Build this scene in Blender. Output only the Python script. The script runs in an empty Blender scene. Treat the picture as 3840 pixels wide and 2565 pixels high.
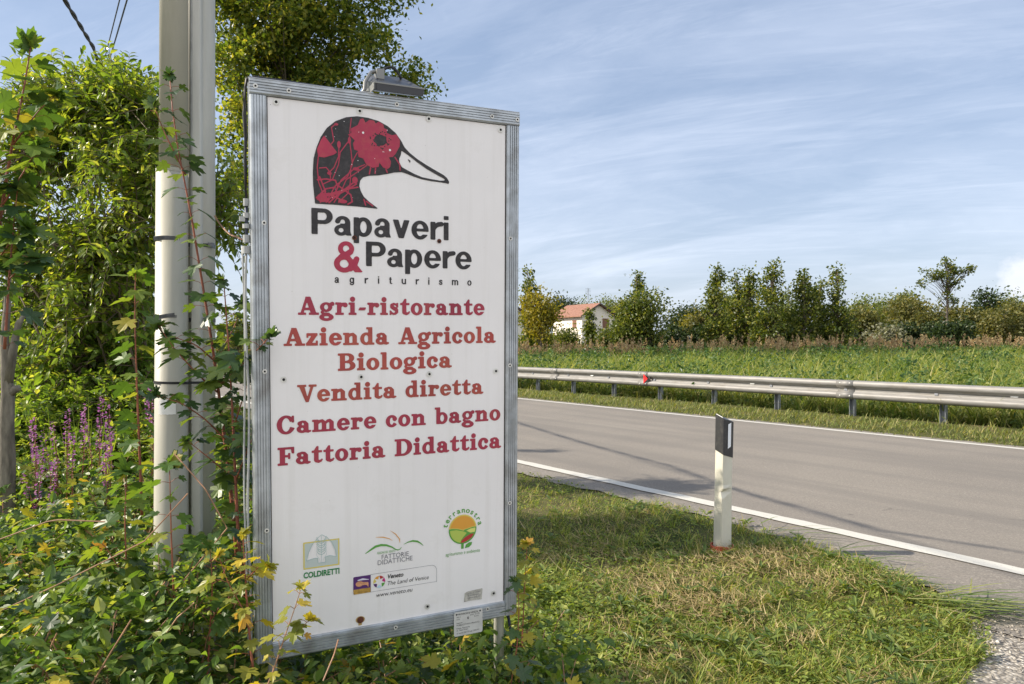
import bpy, math, random
import numpy as np
from mathutils import Vector, Matrix

random.seed(7)
rng = np.random.default_rng(11)
scene = bpy.context.scene
COL = scene.collection
R = math.radians

# ------------------------------------------------------------------ camera, light, exposure
EYE = 1.55
cam_d = bpy.data.cameras.new('camera')
cam_d.sensor_width = 36.0
cam_d.lens = 26.0
cam_d.shift_y = 3.0 / 1024
cam_d.clip_start = 0.05
cam_d.clip_end = 5000
cam = bpy.data.objects.new('camera', cam_d)
cam.location = (0, 0, EYE)
cam.rotation_euler = (R(90), 0, 0)
COL.objects.link(cam)
scene.camera = cam

SUN_EL = 36.0
sun_dir = Vector((math.cos(R(SUN_EL)), -0.03, -math.sin(R(SUN_EL)))).normalized()   # travel of the light: from the left
sun_d = bpy.data.lights.new('sun', 'SUN')
sun_d.energy = 3.7
sun_d.angle = R(0.5)
sun_d.color = (1.0, 0.90, 0.76)
sun = bpy.data.objects.new('sun', sun_d)
sun.rotation_euler = sun_dir.to_track_quat('-Z', 'Y').to_euler()
sun.location = (-30, 0, 30)
COL.objects.link(sun)

scene.view_settings.view_transform = 'Standard'
scene.view_settings.look = 'None'
scene.view_settings.gamma = 1.0
scene.view_settings.exposure = 1.08

# ------------------------------------------------------------------ node helpers
class NT:
    def __init__(s, tree):
        s.t = tree; s.t.nodes.clear()
    def n(s, typ, ins=None, **props):
        nd = s.t.nodes.new(typ)
        for k, v in props.items(): setattr(nd, k, v)
        for k, v in (ins or {}).items():
            sk = nd.inputs[k]
            if hasattr(v, 'is_linked'): s.t.links.new(v, sk)
            else: sk.default_value = v
        return nd
    def math(s, op, a, b=0.0, clamp=False):
        nd = s.n('ShaderNodeMath', {0: a, 1: b}, operation=op); nd.use_clamp = clamp
        return nd.outputs[0]
    def ramp(s, fac, stops, interp='LINEAR'):
        nd = s.n('ShaderNodeValToRGB', {0: fac}); cr = nd.color_ramp; cr.interpolation = interp
        while len(cr.elements) < len(stops): cr.elements.new(0.5)
        for e, (p, c) in zip(cr.elements, stops):
            e.position = p; e.color = (*c, 1) if len(c) == 3 else c
        return nd.outputs[0]
    def mix(s, fac, a, b, blend='MIX'):
        nd = s.n('ShaderNodeMix', data_type='RGBA', blend_type=blend)
        for i, v in ((0, fac), (6, a), (7, b)):
            sk = nd.inputs[i]
            if hasattr(v, 'is_linked'): s.t.links.new(v, sk)
            else: sk.default_value = v if i == 0 else ((*v, 1) if len(v) == 3 else v)
        return nd.outputs[2]
    def noise(s, vec, scale, detail=4.0, rough=0.55, dist=0.0):
        nd = s.n('ShaderNodeTexNoise', {'Scale': scale, 'Detail': detail, 'Roughness': rough, 'Distortion': dist})
        if vec is not None: s.t.links.new(vec, nd.inputs['Vector'])
        return nd.outputs[0]
    def link(s, a, b): s.t.links.new(a, b)

# ------------------------------------------------------------------ world: clear sky with thin cirrus, plus an added bright bank behind the camera
world = bpy.data.worlds.new("World")
scene.world = world
world.use_nodes = True
w = NT(world.node_tree)
sky = w.n('ShaderNodeTexSky', sky_type='NISHITA', sun_disc=False)
sky.sun_elevation = R(SUN_EL); sky.sun_rotation = R(270)
sky.altitude = 0; sky.air_density = 1.0; sky.dust_density = 1.6; sky.ozone_density = 1.6
tc = w.n('ShaderNodeTexCoord')
sep = w.n('ShaderNodeSeparateXYZ', {0: tc.outputs['Generated']})
zz = w.math('ADD', w.math('MAXIMUM', sep.outputs[2], 0.0), 0.24)
px = w.math('DIVIDE', sep.outputs[0], zz)
py = w.math('DIVIDE', sep.outputs[1], zz)
cmb = w.n('ShaderNodeCombineXYZ', {0: px, 1: py, 2: 0.0})
mp = w.n('ShaderNodeMapping', {'Vector': cmb.outputs[0], 'Rotation': (0, 0, R(152)), 'Scale': (1.25, 0.50, 1.0)}, vector_type='TEXTURE')
n1 = w.noise(mp.outputs[0], 1.1, 9.0, 0.62, 0.6)
n2 = w.noise(cmb.outputs[0], 0.45, 4.0, 0.5, 0.2)
mp2 = w.n('ShaderNodeMapping', {'Vector': cmb.outputs[0], 'Rotation': (0, 0, R(158)), 'Scale': (1.2, 0.24, 1.0)}, vector_type='TEXTURE')
n3 = w.noise(mp2.outputs[0], 1.7, 8.0, 0.66, 1.0)
c1 = w.ramp(n1, [(0.40, (0, 0, 0)), (0.72, (1, 1, 1))])
c2 = w.ramp(n2, [(0.36, (0.25, 0.25, 0.25)), (0.66, (1, 1, 1))])
c3 = w.ramp(n3, [(0.50, (0, 0, 0)), (0.80, (1, 1, 1))])
cl = w.math('ADD', w.math('MULTIPLY', w.math('MULTIPLY', c1, c2), 0.62), w.math('MULTIPLY', c3, 0.26), clamp=True)
# one small cumulus low on the right
vdot = w.n('ShaderNodeVectorMath', {0: tc.outputs['Generated'], 1: Vector((0.700, 1.0, 0.088)).normalized()}, operation='DISTANCE')
nn = w.noise(tc.outputs['Generated'], 26.0, 5.0, 0.6)
cu = w.math('SUBTRACT', 1.0, w.math('MULTIPLY', w.math('ADD', vdot.outputs[1], w.math('MULTIPLY', w.math('SUBTRACT', nn, 0.5), 0.06)), 32.0))
cu = w.math('MULTIPLY', w.math('MAXIMUM', cu, 0.0), 2.2, clamp=True)
zc = w.math('MAXIMUM', sep.outputs[2], 0.0)
veil = w.math('POWER', w.math('SUBTRACT', 1.0, zc, clamp=True), 4.0)
veil = w.math('MULTIPLY', veil, 0.26)
base = w.mix(0.70, sky.outputs[0], (1.28, 1.70, 2.50))
base = w.mix(veil, base, (6.1, 6.2, 6.5))
skyc = w.mix(w.math('MULTIPLY', cl, 0.66), base, (5.2, 5.5, 6.2))
back = w.math('MULTIPLY', w.math('ADD', sep.outputs[1], -0.05), -1.6, clamp=True)  # bright cloud bank added behind the camera as fill light for the shaded sign
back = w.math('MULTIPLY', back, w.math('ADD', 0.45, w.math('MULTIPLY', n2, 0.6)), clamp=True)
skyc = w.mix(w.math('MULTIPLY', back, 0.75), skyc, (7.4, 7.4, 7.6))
skyc = w.mix(w.math('MULTIPLY', cu, 0.30), skyc, (6.6, 6.2, 6.0))
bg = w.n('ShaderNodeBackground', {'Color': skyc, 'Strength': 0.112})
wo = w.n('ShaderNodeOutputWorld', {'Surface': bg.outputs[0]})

# ------------------------------------------------------------------ materials
def new_mat(name):
    m = bpy.data.materials.new(name); m.use_nodes = True
    return m, NT(m.node_tree)

def finish(t, shader, bump=None):
    t.n('ShaderNodeOutputMaterial', {'Surface': shader})

def plain(name, col, rough=0.5, metal=0.0, spec=0.5, var=0.0, vscale=6.0, dirt=None, bump=0.0, bscale=40.0, stretch=None):
    m, t = new_mat(name)
    tcn = t.n('ShaderNodeTexCoord')
    vec = tcn.outputs['Object']
    if stretch: vec = t.n('ShaderNodeMapping', {'Vector': vec, 'Scale': stretch}).outputs[0]
    c = (*col, 1)
    if var > 0:
        nz = t.noise(vec, vscale, 6, 0.6)
        lo = tuple(max(0, x * (1 - var)) for x in col); hi = tuple(min(1, x * (1 + var)) for x in col)
        c = t.ramp(nz, [(0.3, lo), (0.7, hi)])
    if dirt:
        dc, amt, ds = dirt
        nz2 = t.noise(vec, ds, 8, 0.68)
        f = t.ramp(nz2, [(0.48, (0, 0, 0)), (0.72, (amt, amt, amt))])
        c = t.mix(f, c, dc)
    p = t.n('ShaderNodeBsdfPrincipled', {'Base Color': c, 'Roughness': rough, 'Metallic': metal, 'Specular IOR Level': spec})
    if bump > 0:
        b = t.n('ShaderNodeBump', {'Height': t.noise(vec, bscale, 4, 0.6), 'Strength': bump, 'Distance': 0.01})
        t.link(b.outputs[0], p.inputs['Normal'])
    finish(t, p.outputs[0])
    return m

def leafmat(name, stops, transl=0.42, rough=0.45, spec=0.35, hue_noise=1.2, other=None, tint=(1.5, 1.45, 0.5)):
    """leaf colour differs from leaf to leaf; thin leaves let sunlight through"""
    m, t = new_mat(name)
    g = t.n('ShaderNodeNewGeometry')
    c = t.ramp(g.outputs['Random Per Island'], stops)
    if other:
        nz = t.noise(g.outputs['Position'], hue_noise, 3, 0.5)
        f = t.ramp(nz, [(0.44, (0, 0, 0)), (0.62, (1, 1, 1))])
        c = t.mix(f, c, other)
    p = t.n('ShaderNodeBsdfPrincipled', {'Base Color': c, 'Roughness': rough, 'Specular IOR Level': spec})
    tr = t.n('ShaderNodeBsdfTranslucent', {'Color': t.mix(1.0, c, tint, 'MULTIPLY')})
    ms = t.n('ShaderNodeMixShader', {0: transl, 1: p.outputs[0], 2: tr.outputs[0]})
    finish(t, ms.outputs[0])
    return m

M = {}
M['asphalt'], t = new_mat('asphalt')
g = t.n('ShaderNodeNewGeometry')
fine = t.noise(g.outputs['Position'], 70, 5, 0.85)
mid = t.noise(g.outputs['Position'], 2.2, 5, 0.6)
big = t.noise(g.outputs['Position'], 0.4, 3, 0.5)
c = t.ramp(fine, [(0.3, (0.105, 0.095, 0.083)), (0.52, (0.205, 0.184, 0.158)), (0.72, (0.38, 0.335, 0.285))])
c = t.mix(t.ramp(mid, [(0.35, (0, 0, 0)), (0.7, (0.40, 0.40, 0.40))]), c, (0.155, 0.143, 0.128))
c = t.mix(t.ramp(big, [(0.4, (0, 0, 0)), (0.65, (0.35, 0.35, 0.35))]), c, (0.27, 0.242, 0.204))
ag = t.noise(g.outputs['Position'], 26, 3, 0.9)
c = t.mix(t.ramp(ag, [(0.52, (0, 0, 0)), (0.66, (0.55, 0.55, 0.55))]), c, (0.13, 0.12, 0.105))
ag2 = t.noise(g.outputs['Position'], 33, 3, 0.9)
c = t.mix(t.ramp(ag2, [(0.55, (0, 0, 0)), (0.68, (0.5, 0.5, 0.5))]), c, (0.42, 0.385, 0.33))
mpw = t.n('ShaderNodeMapping', {'Vector': g.outputs['Position'], 'Rotation': (0, 0, R(-54.5)), 'Scale': (14.0, 0.75, 1.0)}, vector_type='TEXTURE')
wn = t.noise(mpw.outputs[0], 1.6, 4, 0.55)
c = t.mix(t.ramp(wn, [(0.42, (0, 0, 0)), (0.64, (0.5, 0.5, 0.5))]), c, (0.148, 0.136, 0.122))
vo = t.n('ShaderNodeTexVoronoi', {'Vector': t.n('ShaderNodeMapping', {'Vector': g.outputs['Position'], 'Rotation': (0, 0, R(40)), 'Scale': (0.16, 0.42, 1)}).outputs[0], 'Scale': 1.0}, feature='DISTANCE_TO_EDGE')
dsn = t.noise(g.outputs['Position'], 0.7, 4, 0.6)
cr = t.math('MULTIPLY', t.math('LESS_THAN', t.math('ADD', vo.outputs[0], t.math('MULTIPLY', t.math('SUBTRACT', t.noise(g.outputs['Position'], 6, 4, 0.7), 0.5), 0.02)), 0.0014), t.math('GREATER_THAN', dsn, 0.60))
c = t.mix(t.math('MULTIPLY', cr, 0.4), c, (0.05, 0.048, 0.045))
p = t.n('ShaderNodeBsdfPrincipled', {'Base Color': c, 'Roughness': 0.85, 'Specular IOR Level': 0.25})
b = t.n('ShaderNodeBump', {'Height': fine, 'Strength': 0.6, 'Distance': 0.006}); t.link(b.outputs[0], p.inputs['Normal'])
finish(t, p.outputs[0])

M['road_paint'], t = new_mat('road_paint')
g = t.n('ShaderNodeNewGeometry')
nz = t.noise(g.outputs['Position'], 60, 5, 0.7)
nz2 = t.noise(g.outputs['Position'], 3, 4, 0.6)
c = t.mix(t.ramp(nz, [(0.30, (0.85, 0.85, 0.85)), (0.42, (0, 0, 0))]), (0.50, 0.485, 0.435), (0.20, 0.18, 0.16))
c = t.mix(t.ramp(nz2, [(0.5, (0, 0, 0)), (0.75, (0.35, 0.35, 0.35))]), c, (0.42, 0.4, 0.35))
p = t.n('ShaderNodeBsdfPrincipled', {'Base Color': c, 'Roughness': 0.7}); finish(t, p.outputs[0])

M['ground'], t = new_mat('soil_and_turf')
g = t.n('ShaderNodeNewGeometry')
a = t.noise(g.outputs['Position'], 1.1, 6, 0.62); b2 = t.noise(g.outputs['Position'], 35, 4, 0.7)
c = t.ramp(a, [(0.34, (0.045, 0.06, 0.018)), (0.5, (0.09, 0.095, 0.032)), (0.66, (0.15, 0.125, 0.065))])
c = t.mix(t.ramp(b2, [(0.35, (0.6, 0.6, 0.6)), (0.65, (0, 0, 0))]), c, (0.035, 0.036, 0.014))
p = t.n('ShaderNodeBsdfPrincipled', {'Base Color': c, 'Roughness': 0.95, 'Specular IOR Level': 0.1}); finish(t, p.outputs[0])

M['gravel'], t = new_mat('gravel')
g = t.n('ShaderNodeNewGeometry')
v = t.n('ShaderNodeTexVoronoi', {'Vector': g.outputs['Position'], 'Scale': 55.0})
vn = t.noise(g.outputs['Position'], 1.4, 4, 0.6)
c = t.ramp(t.n('ShaderNodeSeparateColor', {0: v.outputs['Color']}).outputs[0], [(0.0, (0.2, 0.18, 0.155)), (0.5, (0.42, 0.38, 0.32)), (1.0, (0.66, 0.61, 0.53))])
c = t.mix(t.ramp(v.outputs['Distance'], [(0.35, (0, 0, 0)), (0.75, (0.85, 0.85, 0.85))]), c, (0.08, 0.07, 0.06))
c = t.mix(t.ramp(vn, [(0.45, (0, 0, 0)), (0.65, (0.5, 0.5, 0.5))]), c, (0.17, 0.155, 0.13))
p = t.n('ShaderNodeBsdfPrincipled', {'Base Color': c, 'Roughness': 0.9})
b = t.n('ShaderNodeBump', {'Height': v.outputs['Distance'], 'Strength': 0.8, 'Distance': 0.01}); b.invert = True
t.link(b.outputs[0], p.inputs['Normal']); finish(t, p.outputs[0])

M['zinc'] = plain('galvanised_steel', (0.48, 0.50, 0.52), 0.42, 0.75, var=0.25, vscale=9, dirt=((0.2, 0.19, 0.17), 0.55, 5), bump=0.05, bscale=90)
M['rail_zinc'] = plain('weathered_galvanised_rail', (0.21, 0.205, 0.195), 0.55, 0.2, var=0.16, vscale=3, dirt=((0.14, 0.122, 0.095), 0.7, 2.2), stretch=(1, 1, 6))
M['post_zinc'] = plain('post_galvanised', (0.30, 0.32, 0.35), 0.5, 0.4, var=0.2, vscale=5, dirt=((0.12, 0.11, 0.1), 0.6, 6))
M['frame_alu'] = plain('ribbed_zinc_strip', (0.44, 0.47, 0.49), 0.40, 0.55, var=0.22, vscale=14, dirt=((0.21, 0.195, 0.165), 0.6, 9))
M['panel'], t = new_mat('sign_white_panel')
tcn = t.n('ShaderNodeTexCoord'); vec = tcn.outputs['Object']
c = t.ramp(t.noise(vec, 2.5, 4, 0.6), [(0.3, (0.78, 0.755, 0.735)), (0.7, (0.84, 0.815, 0.795))])
st = t.noise(t.n('ShaderNodeMapping', {'Vector': vec, 'Scale': (26, 1, 0.9)}).outputs[0], 1.0, 6, 0.65)
c = t.mix(t.ramp(st, [(0.50, (0, 0, 0)), (0.78, (0.30, 0.30, 0.30))]), c, (0.60, 0.57, 0.52))
gr_ = t.noise(vec, 5.0, 7, 0.72)
c = t.mix(t.ramp(gr_, [(0.56, (0, 0, 0)), (0.76, (0.28, 0.28, 0.28))]), c, (0.55, 0.52, 0.46))
sp_ = t.noise(vec, 95.0, 2, 0.5)
c = t.mix(t.ramp(sp_, [(0.765, (0, 0, 0)), (0.79, (0.8, 0.8, 0.8))]), c, (0.22, 0.19, 0.15))
p = t.n('ShaderNodeBsdfPrincipled', {'Base Color': c, 'Roughness': 0.36})
b = t.n('ShaderNodeBump', {'Height': t.noise(vec, 1.6, 2, 0.5), 'Strength': 0.25, 'Distance': 0.02}); t.link(b.outputs[0], p.inputs['Normal'])
finish(t, p.outputs[0])
M['seal'] = plain('dark_sealant', (0.035, 0.028, 0.025), 0.8)
M['ink_black'] = plain('faded_black_ink', (0.018, 0.015, 0.016), 0.5, var=0.5, vscale=9, dirt=((0.10, 0.09, 0.085), 0.35, 60))
M['ink_red'] = plain('faded_crimson_ink', (0.38, 0.018, 0.058), 0.45, var=0.14, vscale=7, dirt=((0.42, 0.10, 0.07), 0.35, 45))
M['ink_brick'] = plain('sunbleached_red_ink', (0.36, 0.052, 0.042), 0.45, var=0.20, vscale=5, dirt=((0.42, 0.11, 0.055), 0.75, 6))
M['ink_crimson'] = plain('sunbleached_crimson_ink', (0.33, 0.026, 0.055), 0.45, var=0.2, vscale=5, dirt=((0.38, 0.07, 0.055), 0.7, 6))
M['ink_green'] = plain('green_ink', (0.02, 0.20, 0.055), 0.5)
M['ink_leaf'] = plain('leaf_green_ink', (0.10, 0.33, 0.05), 0.5)
M['ink_lime'] = plain('lime_ink', (0.42, 0.52, 0.09), 0.5)
M['ink_lemon'] = plain('lemon_ink', (0.66, 0.66, 0.18), 0.5)
M['ink_yellow'] = plain('yellow_ink', (0.66, 0.55, 0.12), 0.5)
M['ink_orange'] = plain('orange_ink', (0.68, 0.32, 0.04), 0.5)
M['ink_teal'] = plain('pale_teal_ink', (0.36, 0.50, 0.47), 0.5)
M['ink_pale'] = plain('pale_grey_green_ink', (0.50, 0.56, 0.53), 0.5)
M['ink_poppy'] = plain('poppy_red_ink', (0.42, 0.03, 0.03), 0.5)
M['ink_grey'] = plain('grey_ink', (0.13, 0.13, 0.15), 0.5)
M['ink_magenta'] = plain('magenta_ink', (0.5, 0.02, 0.2), 0.5)
M['ink_violet'] = plain('violet_ink', (0.08, 0.02, 0.14), 0.5)
M['ink_sky'] = plain('sky_blue_ink', (0.45, 0.66, 0.75), 0.5)
M['rust'] = plain('rust', (0.10, 0.032, 0.015), 0.9, var=0.5, vscale=60)
M['rust_run'] = plain('rust_run_stain', (0.45, 0.30, 0.10), 0.8, var=0.3, vscale=40)
M['rivet'] = plain('rivet_washer', (0.66, 0.65, 0.60), 0.45, 0.2, var=0.2, vscale=50)
M['hole'] = plain('dark_hole', (0.012, 0.01, 0.01), 0.9)
M['cable_black'] = plain('black_rubber', (0.012, 0.012, 0.014), 0.5)
M['cable_blue'] = plain('blue_rubber', (0.02, 0.028, 0.05), 0.45)
M['cable_white'] = plain('grey_white_pvc', (0.36, 0.37, 0.36), 0.55, var=0.2, vscale=12)
M['lamp_body'] = plain('lamp_grey_paint', (0.075, 0.078, 0.085), 0.35, 0.3, var=0.15, vscale=15)
M['lamp_dark'] = plain('lamp_dark_face', (0.028, 0.028, 0.03), 0.4)
M['lamp_rim'] = plain('lamp_pale_rim', (0.22, 0.22, 0.205), 0.4, 0.3)
M['plate'] = plain('metal_permit_plate', (0.62, 0.61, 0.57), 0.5, 0.1, var=0.1, vscale=20)
M['tape'] = plain('old_sticky_tape', (0.50, 0.48, 0.42), 0.6, var=0.3, vscale=60, dirt=((0.15, 0.13, 0.10), 0.8, 50))
M['pole_cream'] = plain('cream_pole_coat', (0.41, 0.395, 0.325), 0.5, 0.0, 0.5, var=0.12, vscale=2.0, dirt=((0.30, 0.295, 0.22), 0.6, 3.0), stretch=(3, 3, 0.5))
M['pole_grey'] = plain('weathered_grey_pole_coat', (0.52, 0.515, 0.465), 0.5, 0.0, 0.4, var=0.14, vscale=4.0, dirt=((0.38, 0.38, 0.33), 0.55, 5.0), stretch=(3, 3, 0.35))
M['clamp'] = plain('steel_hose_clamp', (0.11, 0.112, 0.115), 0.4, 0.6, var=0.3, vscale=70)
M['paper'] = plain('torn_white_sticker', (0.82, 0.81, 0.78), 0.8, var=0.05, vscale=20, dirt=((0.5, 0.49, 0.44), 0.4, 20))
M['post_white'] = plain('white_plastic_post', (0.60, 0.575, 0.48), 0.42, 0.0, 0.5, var=0.05, vscale=5, dirt=((0.48, 0.44, 0.33), 0.5, 9), stretch=(2, 2, 0.8))
M['post_black'] = plain('black_plastic', (0.032, 0.032, 0.034), 0.38, dirt=((0.10, 0.095, 0.085), 0.6, 30))
M['reflector'] = plain('white_reflector', (0.80, 0.82, 0.85), 0.2, var=0.04, vscale=90)
M['red_plastic'] = plain('orange_red_plastic', (0.40, 0.065, 0.028), 0.55, var=0.25, vscale=20, dirt=((0.16, 0.09, 0.05), 0.7, 30))
M['red_reflector'] = plain('red_reflector', (0.62, 0.02, 0.02), 0.25)
M['bark'] = plain('grey_brown_bark', (0.13, 0.105, 0.078), 0.9, var=0.45, vscale=18, bump=0.8, bscale=30, stretch=(2, 2, 0.4))
M['bark_pale'] = plain('pale_bark', (0.17, 0.15, 0.115), 0.9, var=0.5, vscale=14, bump=0.7, bscale=24, stretch=(2, 2, 0.5))
M['twig'] = plain('brown_twig', (0.15, 0.115, 0.072), 0.8, var=0.3, vscale=20)
M['stem_red'] = plain('reddish_young_stem', (0.27, 0.085, 0.045), 0.55, var=0.35, vscale=14)
M['stem_tan'] = plain('tan_bramble_stem', (0.30, 0.16, 0.085), 0.6, var=0.4, vscale=14)
M['stem_green'] = plain('green_stem', (0.13, 0.16, 0.05), 0.6, var=0.3, vscale=20)

M['leaf_privet'] = leafmat('leaf_privet', [(0, (0.065, 0.115, 0.02)), (0.45, (0.13, 0.20, 0.030)), (0.8, (0.22, 0.28, 0.042)), (1, (0.34, 0.37, 0.08))], 0.58, 0.33, 0.5, tint=(1.75, 1.6, 0.6))
M['leaf_thicket'] = leafmat('leaf_thicket', [(0, (0.075, 0.14, 0.024)), (0.5, (0.135, 0.22, 0.034)), (0.85, (0.22, 0.30, 0.05)), (1, (0.36, 0.38, 0.09))], 0.56, 0.42, tint=(1.7, 1.55, 0.6))
M['leaf_maple'] = leafmat('leaf_maple', [(0, (0.05, 0.10, 0.024)), (0.5, (0.10, 0.18, 0.034)), (0.8, (0.20, 0.26, 0.045)), (1, (0.36, 0.30, 0.06))], 0.44, 0.38, 0.45)
M['leaf_maple_dark'] = leafmat('leaf_maple_dark', [(0, (0.03, 0.065, 0.028)), (0.6, (0.065, 0.12, 0.034)), (1, (0.17, 0.23, 0.045))], 0.38, 0.38, 0.5)
M['leaf_maple_yellow'] = leafmat('leaf_maple_yellow', [(0, (0.16, 0.19, 0.035)), (0.5, (0.32, 0.30, 0.04)), (0.85, (0.50, 0.40, 0.05)), (1, (0.48, 0.25, 0.06))], 0.42, 0.4)
M['leaf_cover'] = leafmat('leaf_ground_cover', [(0, (0.052, 0.105, 0.028)), (0.5, (0.11, 0.19, 0.04)), (0.85, (0.20, 0.28, 0.055)), (1, (0.34, 0.37, 0.10))], 0.48, 0.38, 0.5)
M['leaf_weed'] = leafmat('leaf_field_weed', [(0, (0.06, 0.105, 0.028)), (0.5, (0.12, 0.175, 0.042)), (0.85, (0.20, 0.25, 0.06)), (1, (0.32, 0.32, 0.10))], 0.40, 0.42, 0.4)
M['leaf_clover'] = leafmat('leaf_broad_lawn_weed', [(0, (0.11, 0.165, 0.03)), (0.6, (0.215, 0.285, 0.05)), (1, (0.36, 0.38, 0.09))], 0.44)
M['leaf_big'] = leafmat('leaf_big_tree', [(0, (0.045, 0.08, 0.016)), (0.4, (0.115, 0.165, 0.028)), (0.75, (0.23, 0.265, 0.045)), (1, (0.44, 0.39, 0.07))], 0.54, 0.4)
M['leaf_plane'] = leafmat('leaf_young_plane', [(0, (0.040, 0.066, 0.015)), (0.5, (0.095, 0.13, 0.026)), (0.82, (0.19, 0.21, 0.042)), (1, (0.33, 0.31, 0.075))], 0.46, 0.42)
M['leaf_light'] = leafmat('leaf_light', [(0, (0.060, 0.085, 0.018)), (0.5, (0.115, 0.15, 0.03)), (1, (0.22, 0.24, 0.05))], 0.40, 0.42)
M['leaf_yellow'] = leafmat('leaf_yellow', [(0, (0.11, 0.12, 0.014)), (0.5, (0.23, 0.20, 0.02)), (1, (0.38, 0.30, 0.035))], 0.40, 0.45)
M['leaf_dark'] = leafmat('leaf_dark', [(0, (0.016, 0.032, 0.011)), (0.6, (0.034, 0.058, 0.017)), (1, (0.07, 0.10, 0.025))], 0.28, 0.45)
M['leaf_olive'] = leafmat('leaf_olive', [(0, (0.065, 0.075, 0.022)), (0.5, (0.125, 0.13, 0.036)), (1, (0.22, 0.19, 0.055))], 0.36, 0.5)
M['leaf_silver'] = leafmat('leaf_silver', [(0, (0.12, 0.125, 0.075)), (1, (0.25, 0.25, 0.165))], 0.3, 0.5)
M['grass_lawn'] = leafmat('mown_grass_blade', [(0, (0.055, 0.10, 0.02)), (0.40, (0.18, 0.25, 0.042)), (0.70, (0.34, 0.37, 0.08)), (0.85, (0.37, 0.31, 0.115)), (1, (0.52, 0.43, 0.22))], 0.46, 0.5, 0.3)
M['grass_dry'] = leafmat('dry_cut_grass', [(0, (0.22, 0.16, 0.07)), (0.5, (0.36, 0.28, 0.13)), (1, (0.50, 0.41, 0.22))], 0.2, 0.7, 0.2, tint=(1.1, 1.05, 0.8))
M['grass_verge'] = leafmat('verge_grass_blade', [(0, (0.09, 0.125, 0.026)), (0.5, (0.175, 0.21, 0.048)), (0.8, (0.26, 0.26, 0.085)), (1, (0.40, 0.34, 0.15))], 0.34, 0.6)
M['grass_field'] = leafmat('tall_field_grass', [(0, (0.06, 0.115, 0.028)), (0.45, (0.16, 0.235, 0.05)), (0.8, (0.32, 0.35, 0.10)), (1, (0.48, 0.43, 0.20))], 0.46, 0.5, 0.3, hue_noise=0.45, other=(0.13, 0.20, 0.048))
M['grass_tussock'] = leafmat('tussock_grass', [(0, (0.14, 0.19, 0.045)), (0.5, (0.26, 0.30, 0.075)), (0.85, (0.38, 0.37, 0.13)), (1, (0.52, 0.46, 0.23))], 0.46, 0.5)
M['leaf_herb'] = leafmat('dark_herb_leaf', [(0, (0.03, 0.07, 0.022)), (0.6, (0.065, 0.13, 0.034)), (1, (0.15, 0.21, 0.05))], 0.35, 0.42, 0.4)
M['plume'] = leafmat('russet_plume', [(0, (0.34, 0.22, 0.115)), (0.6, (0.48, 0.36, 0.19)), (1, (0.56, 0.48, 0.27))], 0.4, 0.8, 0.1, tint=(1.1, 1.0, 0.8))
M['petal'] = leafmat('loosestrife_petal', [(0, (0.30, 0.09, 0.30)), (0.6, (0.46, 0.17, 0.42)), (1, (0.58, 0.34, 0.44))], 0.35, 0.7, tint=(1.2, 1.0, 1.2))
M['seedhead'] = leafmat('faded_spike', [(0, (0.25, 0.13, 0.09)), (1, (0.42, 0.24, 0.16))], 0.2, 0.8, tint=(1, 1, 1))
M['wall_cream'] = plain('cream_render_wall', (0.76, 0.70, 0.61), 0.9, var=0.05, vscale=0.6)
M['wall_white'] = plain('white_render_wall', (0.72, 0.68, 0.6), 0.9, var=0.05, vscale=0.6)
M['shutter'] = plain('brown_shutter', (0.20, 0.095, 0.055), 0.6)
M['glass_dark'] = plain('dark_window_glass', (0.03, 0.035, 0.04), 0.15)
M['eave'] = plain('dark_eave_board', (0.06, 0.045, 0.04), 0.7)
M['tiles'], t = new_mat('terracotta_tiles')
tcn = t.n('ShaderNodeTexCoord')
wv = t.n('ShaderNodeTexWave', {'Vector': tcn.outputs['Object'], 'Scale': 4.0, 'Distortion': 0.4}, bands_direction='X')
nz = t.noise(tcn.outputs['Object'], 3.0, 5, 0.7)
c = t.ramp(nz, [(0.3, (0.22, 0.10, 0.068)), (0.7, (0.37, 0.19, 0.13))])
p = t.n('ShaderNodeBsdfPrincipled', {'Base Color': c, 'Roughness': 0.85})
b = t.n('ShaderNodeBump', {'Height': wv.outputs[0], 'Strength': 0.6, 'Distance': 0.08}); t.link(b.outputs[0], p.inputs['Normal'])
finish(t, p.outputs[0])

# ------------------------------------------------------------------ objects, meshes
def tag(o, label=None, cat=None, group=None, kind=None):
    if label: o['label'] = label
    if cat: o['category'] = cat
    if group: o['group'] = group
    if kind: o['kind'] = kind
    return o

def thing(name, loc, label, cat, group=None, mat=None):
    o = bpy.data.objects.new(name, None); COL.objects.link(o)
    o.empty_display_size = 0.1
    o.location = loc
    if mat is not None: o.matrix_world = mat
    return tag(o, label, cat, group)

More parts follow.
